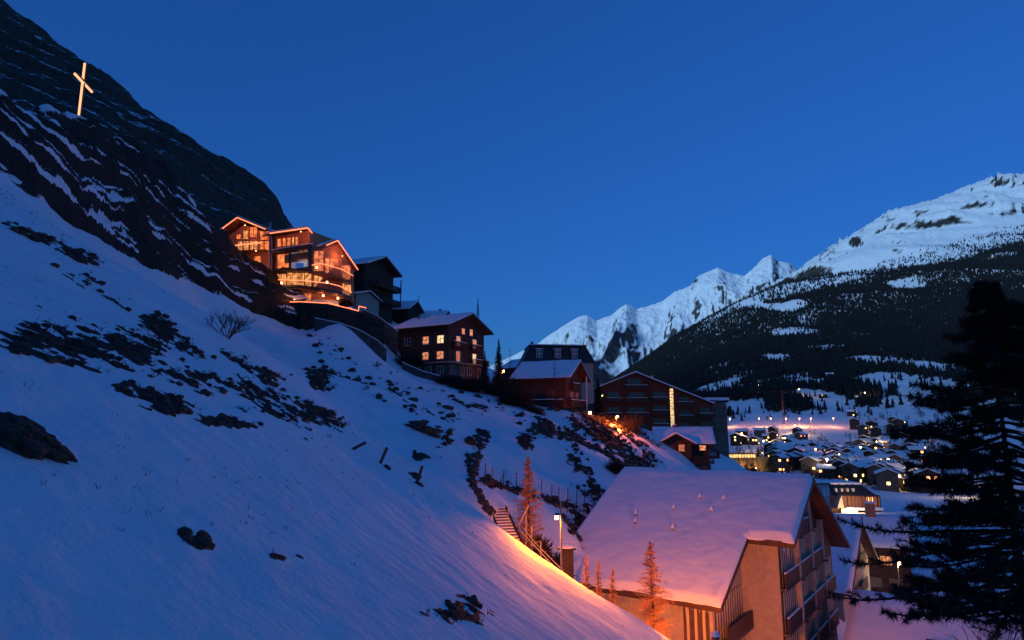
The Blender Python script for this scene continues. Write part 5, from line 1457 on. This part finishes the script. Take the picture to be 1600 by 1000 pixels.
def sp_px(label, px, ptop, pbase, Y, wpx, seed, **k):
    f = foot_at(px, pbase, Y); f.z = P(px, pbase, Y).z; t = P(px, ptop, Y); return spruce(label, f, t.z - f.z, wpx * Y / 1000, seed, **k)
sp_px('narrow dark spruce rising behind the glowing house', 746, 466, 560, 128, 7, 1)
sp_px('broad dark spruce beside the glowing house gable', 779, 529, 620, 118, 15, 2, dens=1.4)
sp_px('low dark spruce at the foot of the glowing house balcony', 757, 548, 620, 112, 12, 3, dens=1.2)
sp_px('dark spruce between the broad roofed chalet and the hotel', 936, 590, 665, 112, 14, 4, dens=1.2)
# dark shrubs round the houses
SHRUB = plain('dark_shrub', (.028, .022, .018), .95, .5, 2, 0)
def shrub(label, p, rx, ry, rz, seed, n=1500, name='shrub'):
    g = np.random.default_rng(seed); root = empty(name, p); tag(root, label, 'shrub', 'dark shrubs around the houses')
    d = g.normal(0, 1, (n, 3)); d /= np.linalg.norm(d, axis=1)[:, None]; d[:, 2] = np.abs(d[:, 2]); r_ = g.random(n) ** .5
    e = d * r_[:, None] * np.array([rx, ry, rz]) * g.uniform(.7, 1.2, n)[:, None]; b = e * g.uniform(.45, .8, n)[:, None]
    e = e + g.normal(0, .10, (n, 3)) * rx
    link_mesh('twigs', segs_mesh('twigs', b, e, .045, .010), SHRUB, root)
    k = 9; q = g.normal(0, 1, (k, 3)); q[:, 2] = np.abs(q[:, 2]); q /= np.linalg.norm(q, axis=1)[:, None]
    link_mesh('stems', segs_mesh('stems', np.zeros((k, 3)) - [0, 0, .3], q * np.array([rx, ry, rz]) * .7, .06, .02, 5), SHRUB, root)
for i, (px, py, Y, rx, rz, lab) in enumerate(((800, 632, 98, 3.0, 3.2, 'dark tangled shrubs beside the broad roofed chalet'), (775, 618, 104, 2.6, 2.6, 'dark shrub under the glowing house balcony'), (832, 650, 97, 2.4, 1.8, 'low dark shrub at the front of the broad roofed chalet'),
        (944, 668, 101, 2.0, 2.4, 'tall dark shrub between the two orange lamps'), (985, 690, 99, 3.0, 4.2, 'dark shrub reddened by the lamp before the hotel'), (1010, 708, 98, 2.6, 2.4, 'dark shrub left of the small cross gabled chalet'), (905, 668, 96, 2.6, 1.6, 'low dark shrub beneath the chalet corner lamp'),
        (745, 602, 102, 3.2, 2.2, 'dark hedge below the glowing house'), (722, 600, 101.5, 2.4, 1.6, 'low dark hedge in the middle of the glowing house garden wall'), (815, 640, 99, 2.6, 3.4, 'tall dark shrub touching the left side of the broad roofed chalet'), (790, 612, 106, 3.0, 3.6, 'dark shrub mass behind the orange lamp near the spruce'), (700, 596, 103, 2.2, 1.2, 'low scrub at the corner of the glowing house'), (640, 560, 108, 3.2, 3.0, 'dark scrub left of the glowing house'), (1130, 742, 98, 3.0, 2.0, 'dark scrub beside the small cross gabled chalet'), (960, 745, 72, 1.4, 2.0, 'thin dark shrub above the big roof corner'), (868, 838, 45, 1.2, 1.5, 'orange lit scrub behind the street lamp'), (840, 838, 44, 1.1, 1.5, 'orange lit thicket between steps and larch'), (540, 478, 108, 1.4, 1.4, 'dark potted shrub on the lit terrace'))):
    p = P(px, py, Y); z = ground_hill(p.x, p.y); p.z = min(p.z, z + .5) if "potted" not in lab else p.z
    shrub(lab, p, rx, rx * .8, rz, 100 + i)

# ---- forest on the mountain: one mass of conifers
def clear_list():
    out = []
    for (px, py, rx, ry) in ((1180, 600, 90, 14), (1120, 606, 60, 14), (1235, 520, 22, 22), (1285, 542, 20, 14), (1210, 560, 14, 26), (1260, 600, 36, 20), (1290, 622, 36, 30), (1420, 600, 60, 60), (1450, 575, 40, 60), (1385, 650, 60, 50), (1230, 655, 100, 40), (1330, 662, 60, 26), (1195, 478, 12, 40), (1160, 640, 40, 30), (1500, 640, 70, 60), (1420, 447, 24, 12), (1235, 478, 18, 12)):
        p = hit(px, py, valley_z, 300, 4200)
        if p is not None: out.append((p.x, p.y, rx * p.y / 1000, ry * p.y / 1000 * 3.2))
    return out
def forest():
    N_ = 340000
    y = np.sqrt(rng.uniform(700 ** 2, 3100 ** 2, N_)); x = rng.uniform(-.05, 1.12, N_) * y
    z = valley_z(x, y)
    ok = np.ones(N_, bool)
    tl = 470 + .235 * (x - 960) + 110 * fbm(x * .004, y * .004, 4, 401)
    dens = smooth(40, -60, z - tl) + .16 * smooth(200, 0, z - tl)
    dens *= smooth(4, 20, z + 22 * fbm(x * .01, y * .01, 3, 411))
    for (cx, cy, rx, ry) in clear_list():
        r = np.hypot((x - cx) / rx, (y - cy) / ry) + .9 * fbm(x * .012, y * .012, 3, 421)
        dens *= .03 + .97 * smooth(.75, 1.25, r)
    dens *= .45 + .55 * smooth(-.5, -.25, fbm(x * .006, y * .002, 4, 431))
    keep = rng.random(N_) < dens * np.clip(.55 + .25 * (1500 / y), 0, 1)
    x, y, z = x[keep], y[keep], z[keep]; n = len(x)
    H = rng.uniform(6, 16, n) * (1 + .25 * fbm(x * .01, y * .01, 2, 441)); W = H * rng.uniform(.18, .28, n)
    vs, fs = [], []
    off = 0
    X_, Y_, Z_, H_, W_ = x, y, z, H, W
    for (b, t, w, far) in ((0.05, .62, 1.0, 0), (.42, 1.0, .62, 0), (.05, 1.0, 1.0, 1)):
        mk = (Y_ > 1400) == bool(far); x, y, z, H, W = X_[mk], Y_[mk], Z_[mk], H_[mk], W_[mk]; n = len(x)
        k = 3; ang0 = rng.random(n) * 6.283
        ringv = np.stack([np.stack([x + np.cos(ang0 + 6.283 * i / k) * W * w, y + np.sin(ang0 + 6.283 * i / k) * W * w, z + H * b], 1) for i in range(k)] + [np.stack([x, y, z + H * t], 1)], 1)
        f = np.array([(i, (i + 1) % k, k) for i in range(k)])
        fs.append((np.arange(n)[:, None, None] * (k + 1) + f[None]).reshape(-1, 3) + off); vs.append(ringv.reshape(-1, 3)); off += n * (k + 1)
    me = mesh_np('forest', np.concatenate(vs), np.concatenate(fs))
    tag(link_mesh('forest', me, plain('forest_needles', (.010, .011, .011), .95, .5, .05, 0)), 'dark conifer forest covering the mountain flank', kind='stuff')
    print('forest trees', len(X_))
forest()

# ================================================================== THE PINE AT THE RIGHT
def pine():
    g = np.random.default_rng(77)
    Y = 17.0; x0 = P(1584, 800, Y).x; zb = ground_hill(x0, Y); zt = P(1570, 440, Y).z
    root = empty('pine_tree', (x0, Y, zb)); tag(root, 'big dark pine with brush like needle tufts closing the view', 'tree')
    H = zt - zb
    mb = MB(); mb.tube([(0.05, 0, -1), (0.02, 0, H * .3), (-.03, 0, H * .6), (0, 0, H)], .27, 10, 0, .03); mb.build('trunk', BARK, root)
    P0, P1, R0, tufts = [], [], [], []
    zlow = P(1584, 965, Y).z - zb
    def tuft_line(a, b, k):
        for i in range(k): tufts.append((a + (b - a) * (i + g.random()) / k, (b - a) / np.linalg.norm(b - a)))
    nw = 50
    for i in range(nw):
        t = i / (nw - 1); z = zlow + (H - zlow - .15) * t
        Lmax = np.interp(t, [0, .06, .14, .3, .5, .62, .7, .85, .95, 1], [2.9, 4.1, 4.4, 3.2, 2.4, 2.7, 1.7, .95, .42, .06])
        for k in range(5):
            az = g.random() * 6.283; L = Lmax * g.uniform(.4, 1.02) * (1.0 + .22 * math.sin(i * .9 + az * 1.0)); p = np.array([0., 0., z]); d = np.array([math.cos(az), math.sin(az), g.uniform(-.30, .0)])
            K = 7; prev = p
            for s in range(K):
                f = s / K; bend = np.array([g.normal(0, .06), g.normal(0, .06), -.06 + .42 * f * f]); d = d + bend * .8; d /= np.linalg.norm(d)
                nx_ = prev + d * L / K; P0.append(prev); P1.append(nx_); R0.append(.045 * (1 - .75 * f) * (.5 + L / 4))
                if f > .42:
                    for q in range(3):
                        a2 = math.atan2(d[1], d[0]) + g.choice([-1, 1]) * g.uniform(.35, 1.1); dl = np.array([math.cos(a2), math.sin(a2), g.uniform(-.15, .5)]); dl /= np.linalg.norm(dl)
                        l2 = g.uniform(.25, .62) * (1.15 - .5 * f) * min(1, L / 2 + .4); b0 = prev + (nx_ - prev) * g.random(); e = b0 + dl * l2
                        P0.append(b0); P1.append(e); R0.append(.014); tuft_line(b0 + (e - b0) * .3, e + (e - b0) * .08, 4)
                if f > .6: tuft_line(prev, nx_, 3)
                prev = nx_
            tuft_line(prev - d * .15, prev + d * .1, 3)
    link_mesh('limbs', segs_mesh('limbs', P0, P1, R0, np.array(R0) * .7, 4), BARK, root)
    c = np.array([a for a, b in tufts]); ax = np.array([b for a, b in tufts]); n = len(c); k = 12
    print('tufts', n)
    c = np.repeat(c, k, 0); ax = np.repeat(ax, k, 0)
    d = g.normal(0, 1, c.shape); d -= (d * ax).sum(1)[:, None] * ax; d /= np.linalg.norm(d, axis=1)[:, None]
    d = d * .8 + ax * g.uniform(.1, .9, len(c))[:, None]; d /= np.linalg.norm(d, axis=1)[:, None]
    b = c + ax * g.uniform(-.05, .05, len(c))[:, None]; tip = b + d * g.uniform(.11, .22, len(c))[:, None]
    w = np.cross(d, g.normal(0, 1, d.shape)); w /= np.linalg.norm(w, axis=1)[:, None]; w *= .011
    V = np.stack([b - w, b + w, tip], 1).reshape(-1, 3)
    link_mesh('needles', mesh_np('needles', V, np.arange(len(V)).reshape(-1, 3)), NEEDLE, root)
pine()
f = P(1565, 1010, 15); f.z = ground_hill(f.x, f.y)
bare_tree('leafless bush with long thin twigs at the foot of the pine', Vector((f.x, f.y, P(1565, 1060, 15).z)), 2.0, 31, name='bare_bush', stems=7, spread=.5, thick=.02, cat='bush', levels=3)

# ================================================================== HOUSES BELOW THE BIG ROOF
def neighbour():
    yaw = R(-36.5); d = Vector((math.cos(yaw), math.sin(yaw), 0)); e = Vector((-math.sin(yaw), math.cos(yaw), 0))
    Rp = P(1347, 812, 74); W, L, pit = 17, 13, 30
    base = Rp - d * 1.0 - e * (W / 2); HR = 14.5; base.z = Rp.z - HR
    h = House('gabled_house', 'steep gabled house with slatted front just beyond the big house', 'house', base, yaw, L, W)
    h.body(HR - .6 - W / 2 * math.tan(R(pit)), pit, PLASTER, z0=-2); h.roof(1.2, 1.0, .8, seed=31, edge=SOFFIT)
    SL = MATS['pale_slats']; PA = MATS['balcony_boards']
    for k in range(3):
        z = h.HR - 4.2 - 2.9 * k
        for a0, a1 in ((3.6, 7.6), (8.2, 12.4)):
            mb = MB(); h.fbox(mb, 'E', a0, a1, .004, .5, z - .15, z); b = mb.build('balcony', GREY_STONE, h.root)
            mb = MB(); h.fbox(mb, 'E', a0, a1, .42, .5, z + .003, z + .95); mb.build('parapet', PA, b)
            n = 9
            for i in range(n):
                c = a0 + (a1 - a0) * (i + .5) / n; mb = MB(); h.fbox(mb, 'E', c - .1, c + .1, .004, .07, z + .003, z + 2.4); mb.build('slat', SL, b)
    mb = MB(); mb.tube([(1.0, W / 2, h.HR + .9), (1.0, W / 2, h.HR - .2)], .07, 6); mb.build('finial', DARK_WOOD, h.root)
neighbour()
def near_roof():
    yaw = R(-36.5); d = Vector((math.cos(yaw), math.sin(yaw), 0)); e = Vector((-math.sin(yaw), math.cos(yaw), 0))
    Lp = P(1333, 920, 52); W, L, pit = 24, 17, 24
    HR = 8.0; base = Lp + d * (L + .5) - e * (W / 2); base.z = Lp.z - HR - .55
    h = House('low_house', 'low house with a smooth snow roof beneath the pine', 'house', base, yaw, L, W)
    h.body(HR - W / 2 * math.tan(R(pit)), pit, PLASTER, z0=-2); h.roof(1.0, 1.0, .5, seed=33)
    # chimney standing in the snow
    p = P(1455, 980, 45); lp = p - base; x, y = lp.dot(d), lp.dot(e)
    h.chimney(x, y, .75, 1.1, plain('dark_chimney', (.035, .03, .028), .8), False)
    p = P(1333, 1000, 40.5); lp = p - base; mb = MB(); c = Vector((lp.dot(d), lp.dot(e), lp.z))
    mb.tube([c + Vector((0, 0, -2)), c], .06, 6); mb.tube([c + Vector((-.4, 0, -.35)), c + Vector((.1, 0, -.35))], .04, 5); mb.build('vent_pipe', DARK_METAL, h.root)
near_roof()
def lodge():
    """the broad house half hidden behind the pine, with an orange chimney wall and lit windows"""
    p = P(1425, 900, 92)
    h = House('lodge', 'dark house behind the pine with orange lit chimney and windows', 'house', Vector((p.x, p.y, p.z - 3)), R(-20), 12, 12)
    h.body(7.0, 24, BROWN_WOOD, z0=-4); h.roof(1.2, 1.2, 1, seed=35)
    for a in (-9, -6, -3): h.window('S', a, 4.2, 1.4, 1.2, WARM if a != -6 else DIM, BROWN_WOOD)
    for a in (-9.5, -7, -4.5, -2): h.window('S', a, 1.2, 1.6, 1.3, PALE if a < -6 else DIM, BROWN_WOOD)
    for a in (2.5, 6, 9.5): h.window('E', a, 4.2, 1.2, 1.2, RED_LIT, BROWN_WOOD)
    h.chimney(-3.5, 6, 1.2, 2.2, plain('brick_chimney', (.40, .16, .10), .8))
    h1 = P(1405, 880, 80)
    street_lamp('yellow lamp shining through the left branches of the pine', (h1.x, h1.y, h1.z - 5), h1, 900, (.2, 0, 0), None, .2, .1, colr=(1, .6, .2))
lodge()
h1 = P(1495, 936, 62); street_lamp('red orange lamp sparkling through the pine', (h1.x, h1.y, h1.z - 4), h1, 1200, (.25, 0, 0), None, .2, .1)
street_lamp('courtyard lamp under the balconied gable of the big house', (19.5, 37.5, -21.5), Vector((19.5, 37.5, -17.4)), 900, (.3, 0, 0), None, .13, .1)

# ================================================================== THE VILLAGE
def on_valley(px, py): return hit(px, py, valley_z, 90, 4000, 1500)
VWALL = [plain('village_wall_%s' % n, c, .85, .3, .6, .1) for n, c in (('brown', (.05, .028, .02)), ('dark', (.03, .022, .02)), ('cream', (.11, .085, .07)), ('grey', (.06, .055, .052)))]
VLIT = [glow('village_pane_orange', (1, .36, .12), 4.5), glow('village_pane_yellow', (1, .62, .2), 4.5), glow('village_pane_red', (1, .16, .08), 3.5), glow('village_pane_white', (1, .72, .4), 5.0)]
LITNAME = ['orange', 'yellow', 'red', 'white']
VSNOW = snow_mat('village_snow', .15, .4)
used = {}
def landmark(px, py):
    if py > 745: return 'at the near village edge'
    if px < 1215: return 'by the floodlit terrace wall' if py > 690 else 'under the lamp lit path'
    if px < 1275: return 'above the big roof ridge' if py > 715 else 'below the lamp lit path'
    if px < 1340: return 'amid the village' if py > 700 else 'under the snow meadow'
    if px < 1400: return 'near the bright square' if py > 690 else 'at the upper village edge'
    return 'beside the pine'
def village_house(px, py, size, yaw, wall, lits, colr, floors=2, label=None):
    p = on_valley(px, py)
    if p is None: return
    L, W = (8, 7) if size == 0 else (11, 8.5) if size == 1 else (14.5, 9.5)
    sz = ('small', 'broad', 'long')[size]; wn_ = ('brown', 'dark', 'pale', 'grey')[wall]; num = ('no', 'one', 'two', 'three', 'four', 'five', 'six')[lits]
    wd = 'window' if lits == 1 else 'windows'
    lab = label or (f'{sz} {wn_} village house with {num} {LITNAME[colr] + " lit" if lits else "lit"} {wd} {landmark(px, py)}')
    k = used.get(lab, 0); used[lab] = k + 1
    if k: lab = lab.replace(' village house', (' lower', ' upper', ' further', ' middle')[min(k - 1, 3)] + ' village house')
    h = House('village_house', lab, 'house', p + Vector((0, 0, -.3)), yaw, L, W, 'houses of the village')
    h.body(2.7 * floors + .4, 24, VWALL[wall], z0=-4)
    t, o = h.pitch, .9
    for nm, m, lo, hi, ex in (('roof', SOFFIT, .02, .3, 1.0), ('snow_cover', VSNOW, .305, .7, .93)):
        mb = MB(); mb.prism([(ex, -o, h.H - o * t + lo), (ex, W / 2, h.HR + lo), (ex, W + o, h.HN - o * t + lo), (ex, W + o, h.HN - o * t + hi), (ex, W / 2, h.HR + hi), (ex, -o, h.H - o * t + hi)], (-L - 2 * ex, 0, 0))
        ob = mb.build(nm, m, h.root if nm == 'roof' else ro)
        if nm == 'roof': ro = ob
    rs = random.Random(int(px * 7 + py))
    slots = [('S', -L * (i + .6) / 4.2, .9 + 2.7 * f) for i in range(4) for f in range(floors)] + [('E', W * (i + .7) / 3.4, .9 + 2.7 * f) for i in range(3) for f in range(floors)] + [('W', W * (i + .7) / 3.4, .9 + 2.7 * f) for i in range(3) for f in range(floors)]
    rs.shuffle(slots)
    for i, (f, a, z) in enumerate(slots[:lits + 4]):
        mb = MB(); w = 1.4 if i < lits else .8; h.fbox(mb, f, a - w / 2, a + w / 2, .01, .1, z, z + 1.3); mb.build('window', VLIT[colr] if i < lits else DARK_GLASS, h.root)
    if rs.random() < .5:
        mb = MB(); mb.box(-L * .4, -L * .4 + .7, W * .5 - .3, W * .5 + .4, h.HR - .3, h.HR + 1.7); mb.build('chimney', GREY_STONE, h.root)
rv = random.Random(3)
spots = []
for row, (py, xs, xe, n) in enumerate(((668, 1335, 1440, 4), (679, 1318, 1450, 6), (684, 1150, 1290, 5), (692, 1150, 1300, 10), (699, 1222, 1440, 9), (705, 1220, 1450, 12), (711, 1218, 1455, 14), (717, 1216, 1455, 15), (723, 1215, 1455, 15), (729, 1222, 1455, 15), (735, 1230, 1455, 14), (741, 1280, 1450, 11), (748, 1300, 1450, 9), (755, 1350, 1450, 5), (765, 1385, 1480, 4), (690, 1400, 1470, 3))):
    for i in range(n):
        spots.append((xs + (xe - xs) * (i + .5 + rv.uniform(-.32, .32)) / n, py + rv.uniform(-2.5, 2.5)))
for px, py in spots:
    if 1268 < px < 1330 and 676 < py < 706: continue
    lits = rv.choice((0, 1, 2, 2, 3, 3, 4, 4, 5, 6)); village_house(px, py, rv.choice((0, 0, 1, 1, 2)), R(rv.choice((45, 52, 58, 64, 40, 56, -28, -24)) + rv.uniform(-6, 6)), rv.choice((0, 0, 1, 1, 2, 3)), lits, rv.choice((0, 0, 0, 1, 1, 2, 3)), rv.choice((2, 3, 3)))
for px, py, lab in ((1303, 592, 'pale house standing alone high in the forest clearing'), (1293, 622, 'chalet with yellow lights under the lone pale house'), (1352, 627, 'chalet with a lit lamp at the forest edge road'), (1340, 650, 'dark chalet in the trees above the snow meadow'), (1184, 615, 'small chalet with a white light at the foot of the forest')):
    village_house(px, py, 1 if px != 1184 else 0, R(-25), 2 if px == 1303 else 1, 0 if px == 1303 else 2, 1, 3 if px == 1303 else 2, lab)
def garden_trees():
    pts = []
    g = random.Random(9)
    for k in range(560):
        px = g.uniform(1145, 1480); py = g.uniform(646, 765)
        if px < 1330 and py < 700 and g.random() < .85: continue
        p = on_valley(px, py)
        if p is not None: pts.append((p.x, p.y, p.z))
    q = np.array(pts); n = len(q); Hh = rng.uniform(4, 11, n); Wd = Hh * rng.uniform(.2, .42, n)
    P0, P1, R0 = [], [], []
    for i in range(n):
        for k in range(34):
            t = rng.random(); az = rng.random() * 6.283; rr = Wd[i] * (1 - .7 * t); b = q[i] + [0, 0, Hh[i] * t * .8]
            P0.append(b); P1.append(b + [math.cos(az) * rr, math.sin(az) * rr, rr * rng.uniform(-.3, .9)]); R0.append(.16)
    me = segs_mesh('garden_trees', P0, P1, R0, .05); tag(link_mesh('undergrowth', me, SHRUB), 'dark trees and hedges between the village houses', kind='stuff')
garden_trees()
# street lamps of the village
VB = [glow('village_bulb_orange', (1, .4, .14), 28), glow('village_bulb_yellow', (1, .75, .3), 28), glow('village_bulb_white', (1, .85, .65), 28)]
def vlamp(px, py, power, c, label, h=10.0, bulb=.55, group='street lamps of the village'):
    p = on_valley(px, py)
    if p is None: return
    street_lamp(label, p, p + Vector((0, -.2, h)), power, (.3, 0, 0), group, bulb, .2, .12, None, 'street_lamp', ((1, .33, .12), (1, .6, .2), (1, .75, .45))[c], VB[c])
for px, lab in ((1141, 'orange lamp on the lit snow path nearest the hotel wing'), (1187, 'orange lamp on the snow path left of the crane, outer one'), (1205, 'orange lamp on the snow path left of the crane, inner one'), (1229, 'orange lamp on the snow path at the crane foot'), (1250, 'orange lamp on the snow path just right of the crane'), (1268, 'orange lamp on the snow path, second right of the crane'), (1303, 'last orange lamp of the snow path beside the meadow')):
    vlamp(px, 668, 9000, 0, lab, 10, .55, 'lamps along the snow path')
for (px, py, pw, c, lab) in ((1160, 694, 6000, 0, 'orange lamp among the roofs left of the tall white lamp'), (1194, 708, 5000, 1, 'tall yellowish white lamp above the floodlit wall'), (1227, 702, 5000, 1, 'yellow green lamp in the trees right of the tall white lamp'), (1243, 680, 5000, 1, 'yellow lamp beside the lit house under the path'), (1390, 702, 7000, 1, 'brightest yellow lamp of the village square'), (1397, 703, 4000, 2, 'white lamp next to the village square lamp'), (1372, 712, 5000, 1, 'yellow lamp in the lane left of the square'),
        (1380, 718, 6000, 1, 'yellow lamp shining down the snowy lane'), (1346, 722, 3000, 2, 'white lamp between the central roofs'), (1380, 747, 4000, 1, 'yellow lamp low in front of the village chalets'), (1390, 746, 3000, 2, 'white lamp in the row before the chalets'), (1313, 737, 3000, 1, 'yellow lamp between the lower left roofs'), (1294, 746, 3000, 2, 'white lamp just beyond the gable of the big house'), (1276, 726, 2500, 0, 'orange lamp among the roofs over the big ridge'), (1249, 619, 3000, 1, 'yellow lamp at the forest edge'), (1186, 612, 2500, 2, 'white lamp at the foot of the forest'), (1352, 625, 4000, 1, 'yellow lamp on the forest edge road'), (1530, 778, 3500, 1, 'yellow lamp glinting through the pine high up'), (1455, 762, 4000, 1, 'yellow lamp beside the pine over the village')):
    vlamp(px, py, pw * 2, c, lab)
def crane():
    p = on_valley(1225, 662); root = empty('tower_crane', p); tag(root, 'slender tower crane standing on the lit snow slope', 'crane')
    H = 38; m = plain('crane_steel', (.09, .04, .035), .6)
    mb = MB(); s = .7
    for sx_, sy_ in ((-s, -s), (s, -s), (s, s), (-s, s)): mb.tube([(sx_, sy_, -1), (sx_, sy_, H)], .12, 4)
    for i in range(16):
        z = H * i / 16; z2 = H * (i + 1) / 16
        mb.tube([(-s, -s, z), (s, -s, z2)], .08, 3); mb.tube([(s, -s, z), (s, s, z2)], .08, 3); mb.tube([(-s, s, z), (-s, -s, z2)], .08, 3)
    mb.build('mast', m, root)
    mb = MB(); mb.tube([(-34, 0, H - 1), (6, 3, H - 1)], .16, 4); mb.build('jib', m, root)
    mb = MB(); mb.box(4, 6, .8, 2.6, H - 2.2, H - 1.2); mb.build('counterweight', GREY_STONE, root)
crane()
def flood_wall():
    a, b = on_valley(1128, 742), on_valley(1182, 742); o = Vector((a.x, a.y, a.z)); root = empty('terrace_wall', o); tag(root, 'floodlit brown terrace wall with a glowing parapet above the big ridge', 'wall')
    Ym = a.y; top = P(1150, 716, Ym).z - o.z; x1 = P(1184, 730, Ym).x - o.x; x2 = P(1202, 730, Ym).x - o.x
    WB = plain('rendered_brown_wall', (.22, .13, .07), .9, .4, .3, .2)
    mb = MB(); mb.box(-3, x1, 0, 6, -8, top); mb.build('wall_face', WB, root)
    for i in range(9):
        x = -2 + (x1 + 1) * i / 8.5; mb = MB(); mb.box(x - .4, x + .4, -.7, -.003, -8, top - .4); mb.build('buttress', WB, root)
    mb = MB(); mb.box(x1 + .003, x2, 1, 7, -8, top + .8); mb.build('side_block', plain('ochre_wall', (.30, .20, .10), .9), root)
    YB = glow('parapet_light', (1, .62, .22), 1.5, .6, .5)
    for i in range(14):
        x = -2.6 + (x1 + 2.2) * i / 14; mb = MB(); mb.box(x, x + 1.2, .3, .6, top + .3, top + 2.2); mb.build('lit_panel', YB, root)
    mb = MB(); mb.box(-3, x1, .7, 6, top + .01, top + 3.0); mb.build('upper_storey', WB, root)
    for i in (0, 1, 2):
        x = x1 * (.2 + .35 * i); mb = MB(); mb.tube([(x, -2.4, top * .4), (x, -2.4, top * .4 + .3)], .2, 6); q = mb.build('floodlight', VB[1], root); point_light('floodlight_beam', (x, -2.4, top * .4 + .5), (1, .55, .18), 900, .3, q)
flood_wall()
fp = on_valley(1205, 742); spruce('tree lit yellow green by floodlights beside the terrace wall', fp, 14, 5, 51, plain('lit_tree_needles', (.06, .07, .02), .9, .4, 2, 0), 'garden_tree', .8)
point_light('tree_floodlight', fp + Vector((-3, -6, 4)), (1, .8, .25), 900, .4)
def village_hotel():
    Y = 205
    o = P(1300, 802, Y); X = lambda px: P(px, 780, Y).x - o.x; Z = lambda py: P(1330, py, Y).z - o.z
    root = empty('village_hotel', o); tag(root, 'lit village hotel with slate roof and bright entrance beyond the big gable', 'hotel')
    BR = plain('hotel_wall', (.25, .13, .09), .85)
    mb = MB(); mb.box(X(1298), X(1376), 0, 14, -5, Z(774)); mb.build('wall', BR, root)
    mb = MB(); mb.hexa([(X(1294), -1, Z(774) + .003), (X(1368), -1, Z(774) + .003), (X(1368), 15, Z(774) + .003), (X(1294), 15, Z(774) + .003), (X(1299), 2, Z(758)), (X(1352), 2, Z(758)), (X(1352), 13, Z(758)), (X(1299), 13, Z(758))]); r = mb.build('roof', MATS['slate_roof'], root)
    mb = MB(); mb.box(X(1299), X(1352), 1.6, 13, Z(758) + .01, Z(758) + .6); mb.build('snow_cover', VSNOW, r)
    for px in (1306, 1315, 1324, 1333): mb = MB(); mb.box(X(px), X(px + 3), -.2, 1.6, Z(768), Z(763)); mb.build('dormer', WHITE_FRAME, r)
    for i in range(9):
        px = 1318 + 6 * i; mb = MB(); mb.box(X(px), X(px + 3.6), -.08, -.003, Z(790), Z(777)); w = mb.build('window', VLIT[0] if i in (6, 7) else glow('hotel_pane', (.55, .14, .07), .5), root)
        mb = MB(); mb.box(X(px + 4.3), X(px + 5.3), -1.2, -.7, -2, Z(775)); mb.build('column', BR, root)
    mb = MB(); mb.box(X(1312), X(1368), -4, -1.3, Z(795), Z(791)); mb.build('porch_snow', VSNOW, root)
    mb = MB(); mb.box(X(1303), X(1326), -5, -4.1, Z(800), Z(792)); e_ = mb.build('entrance', glow('entrance_light', (1, .72, .4), 2.2, .4, .4), root)
    point_light('entrance_lamp', (X(1315), -7, Z(788)), (1, .6, .3), 2500, .5, e_)
    mb = MB(); mb.prism([(X(1300), -3, Z(792)), (X(1310), -3, Z(792)), (X(1308), -3, Z(772)), (X(1304), -3, Z(780))], (0, 2.9, 0)); mb.build('porch_gable', PLASTER, root)
    p = P(1284, 790, 190); ro = empty('pink_house', p); tag(ro, 'pale pink house with tall windows peeping out beyond the big gable', 'house')
    mb = MB(); w = P(1297, 790, 190).x - p.x; zz = P(1290, 757, 190).z - p.z; mb.box(-3, w, 0, 8, -6, zz); mb.build('wall', plain('pink_plaster', (.50, .36, .33), .9), ro)
    mb = MB(); mb.box(-3.5, w + .4, -.4, 8.4, zz + .003, zz + .4); rr = mb.build('roof', SOFFIT, ro); mb = MB(); mb.box(-3.4, w + .3, -.3, 8.3, zz + .403, zz + 1.0); mb.build('snow_cover', VSNOW, rr)
    for i in (0, 1):
        mb = MB(); mb.box(.7 + i * 1.1, 1.4 + i * 1.1, -.06, -.003, zz - 3.2, zz - .7); mb.build('window', WHITE_FRAME, ro)
village_hotel()
# snowy flat roofs and terraces between the big house and the village
for (px, py, Y, w, dd, lab) in ((1400, 842, 130, 26, 16, 'flat snow covered roof terrace between the gabled house and the pine'),):
    p = P(px, py, Y); root = empty('flat_roofed_building', p); tag(root, lab, 'building')
    mb = MB(); mb.box(-w / 2, w / 2, 0, dd, -8, 0); mb.build('wall', VWALL[3], root)
    mb = MB(); mb.box(-w / 2 - .3, w / 2 + .3, -.3, dd + .3, .004, .6); mb.build('snow_cover', VSNOW, root)
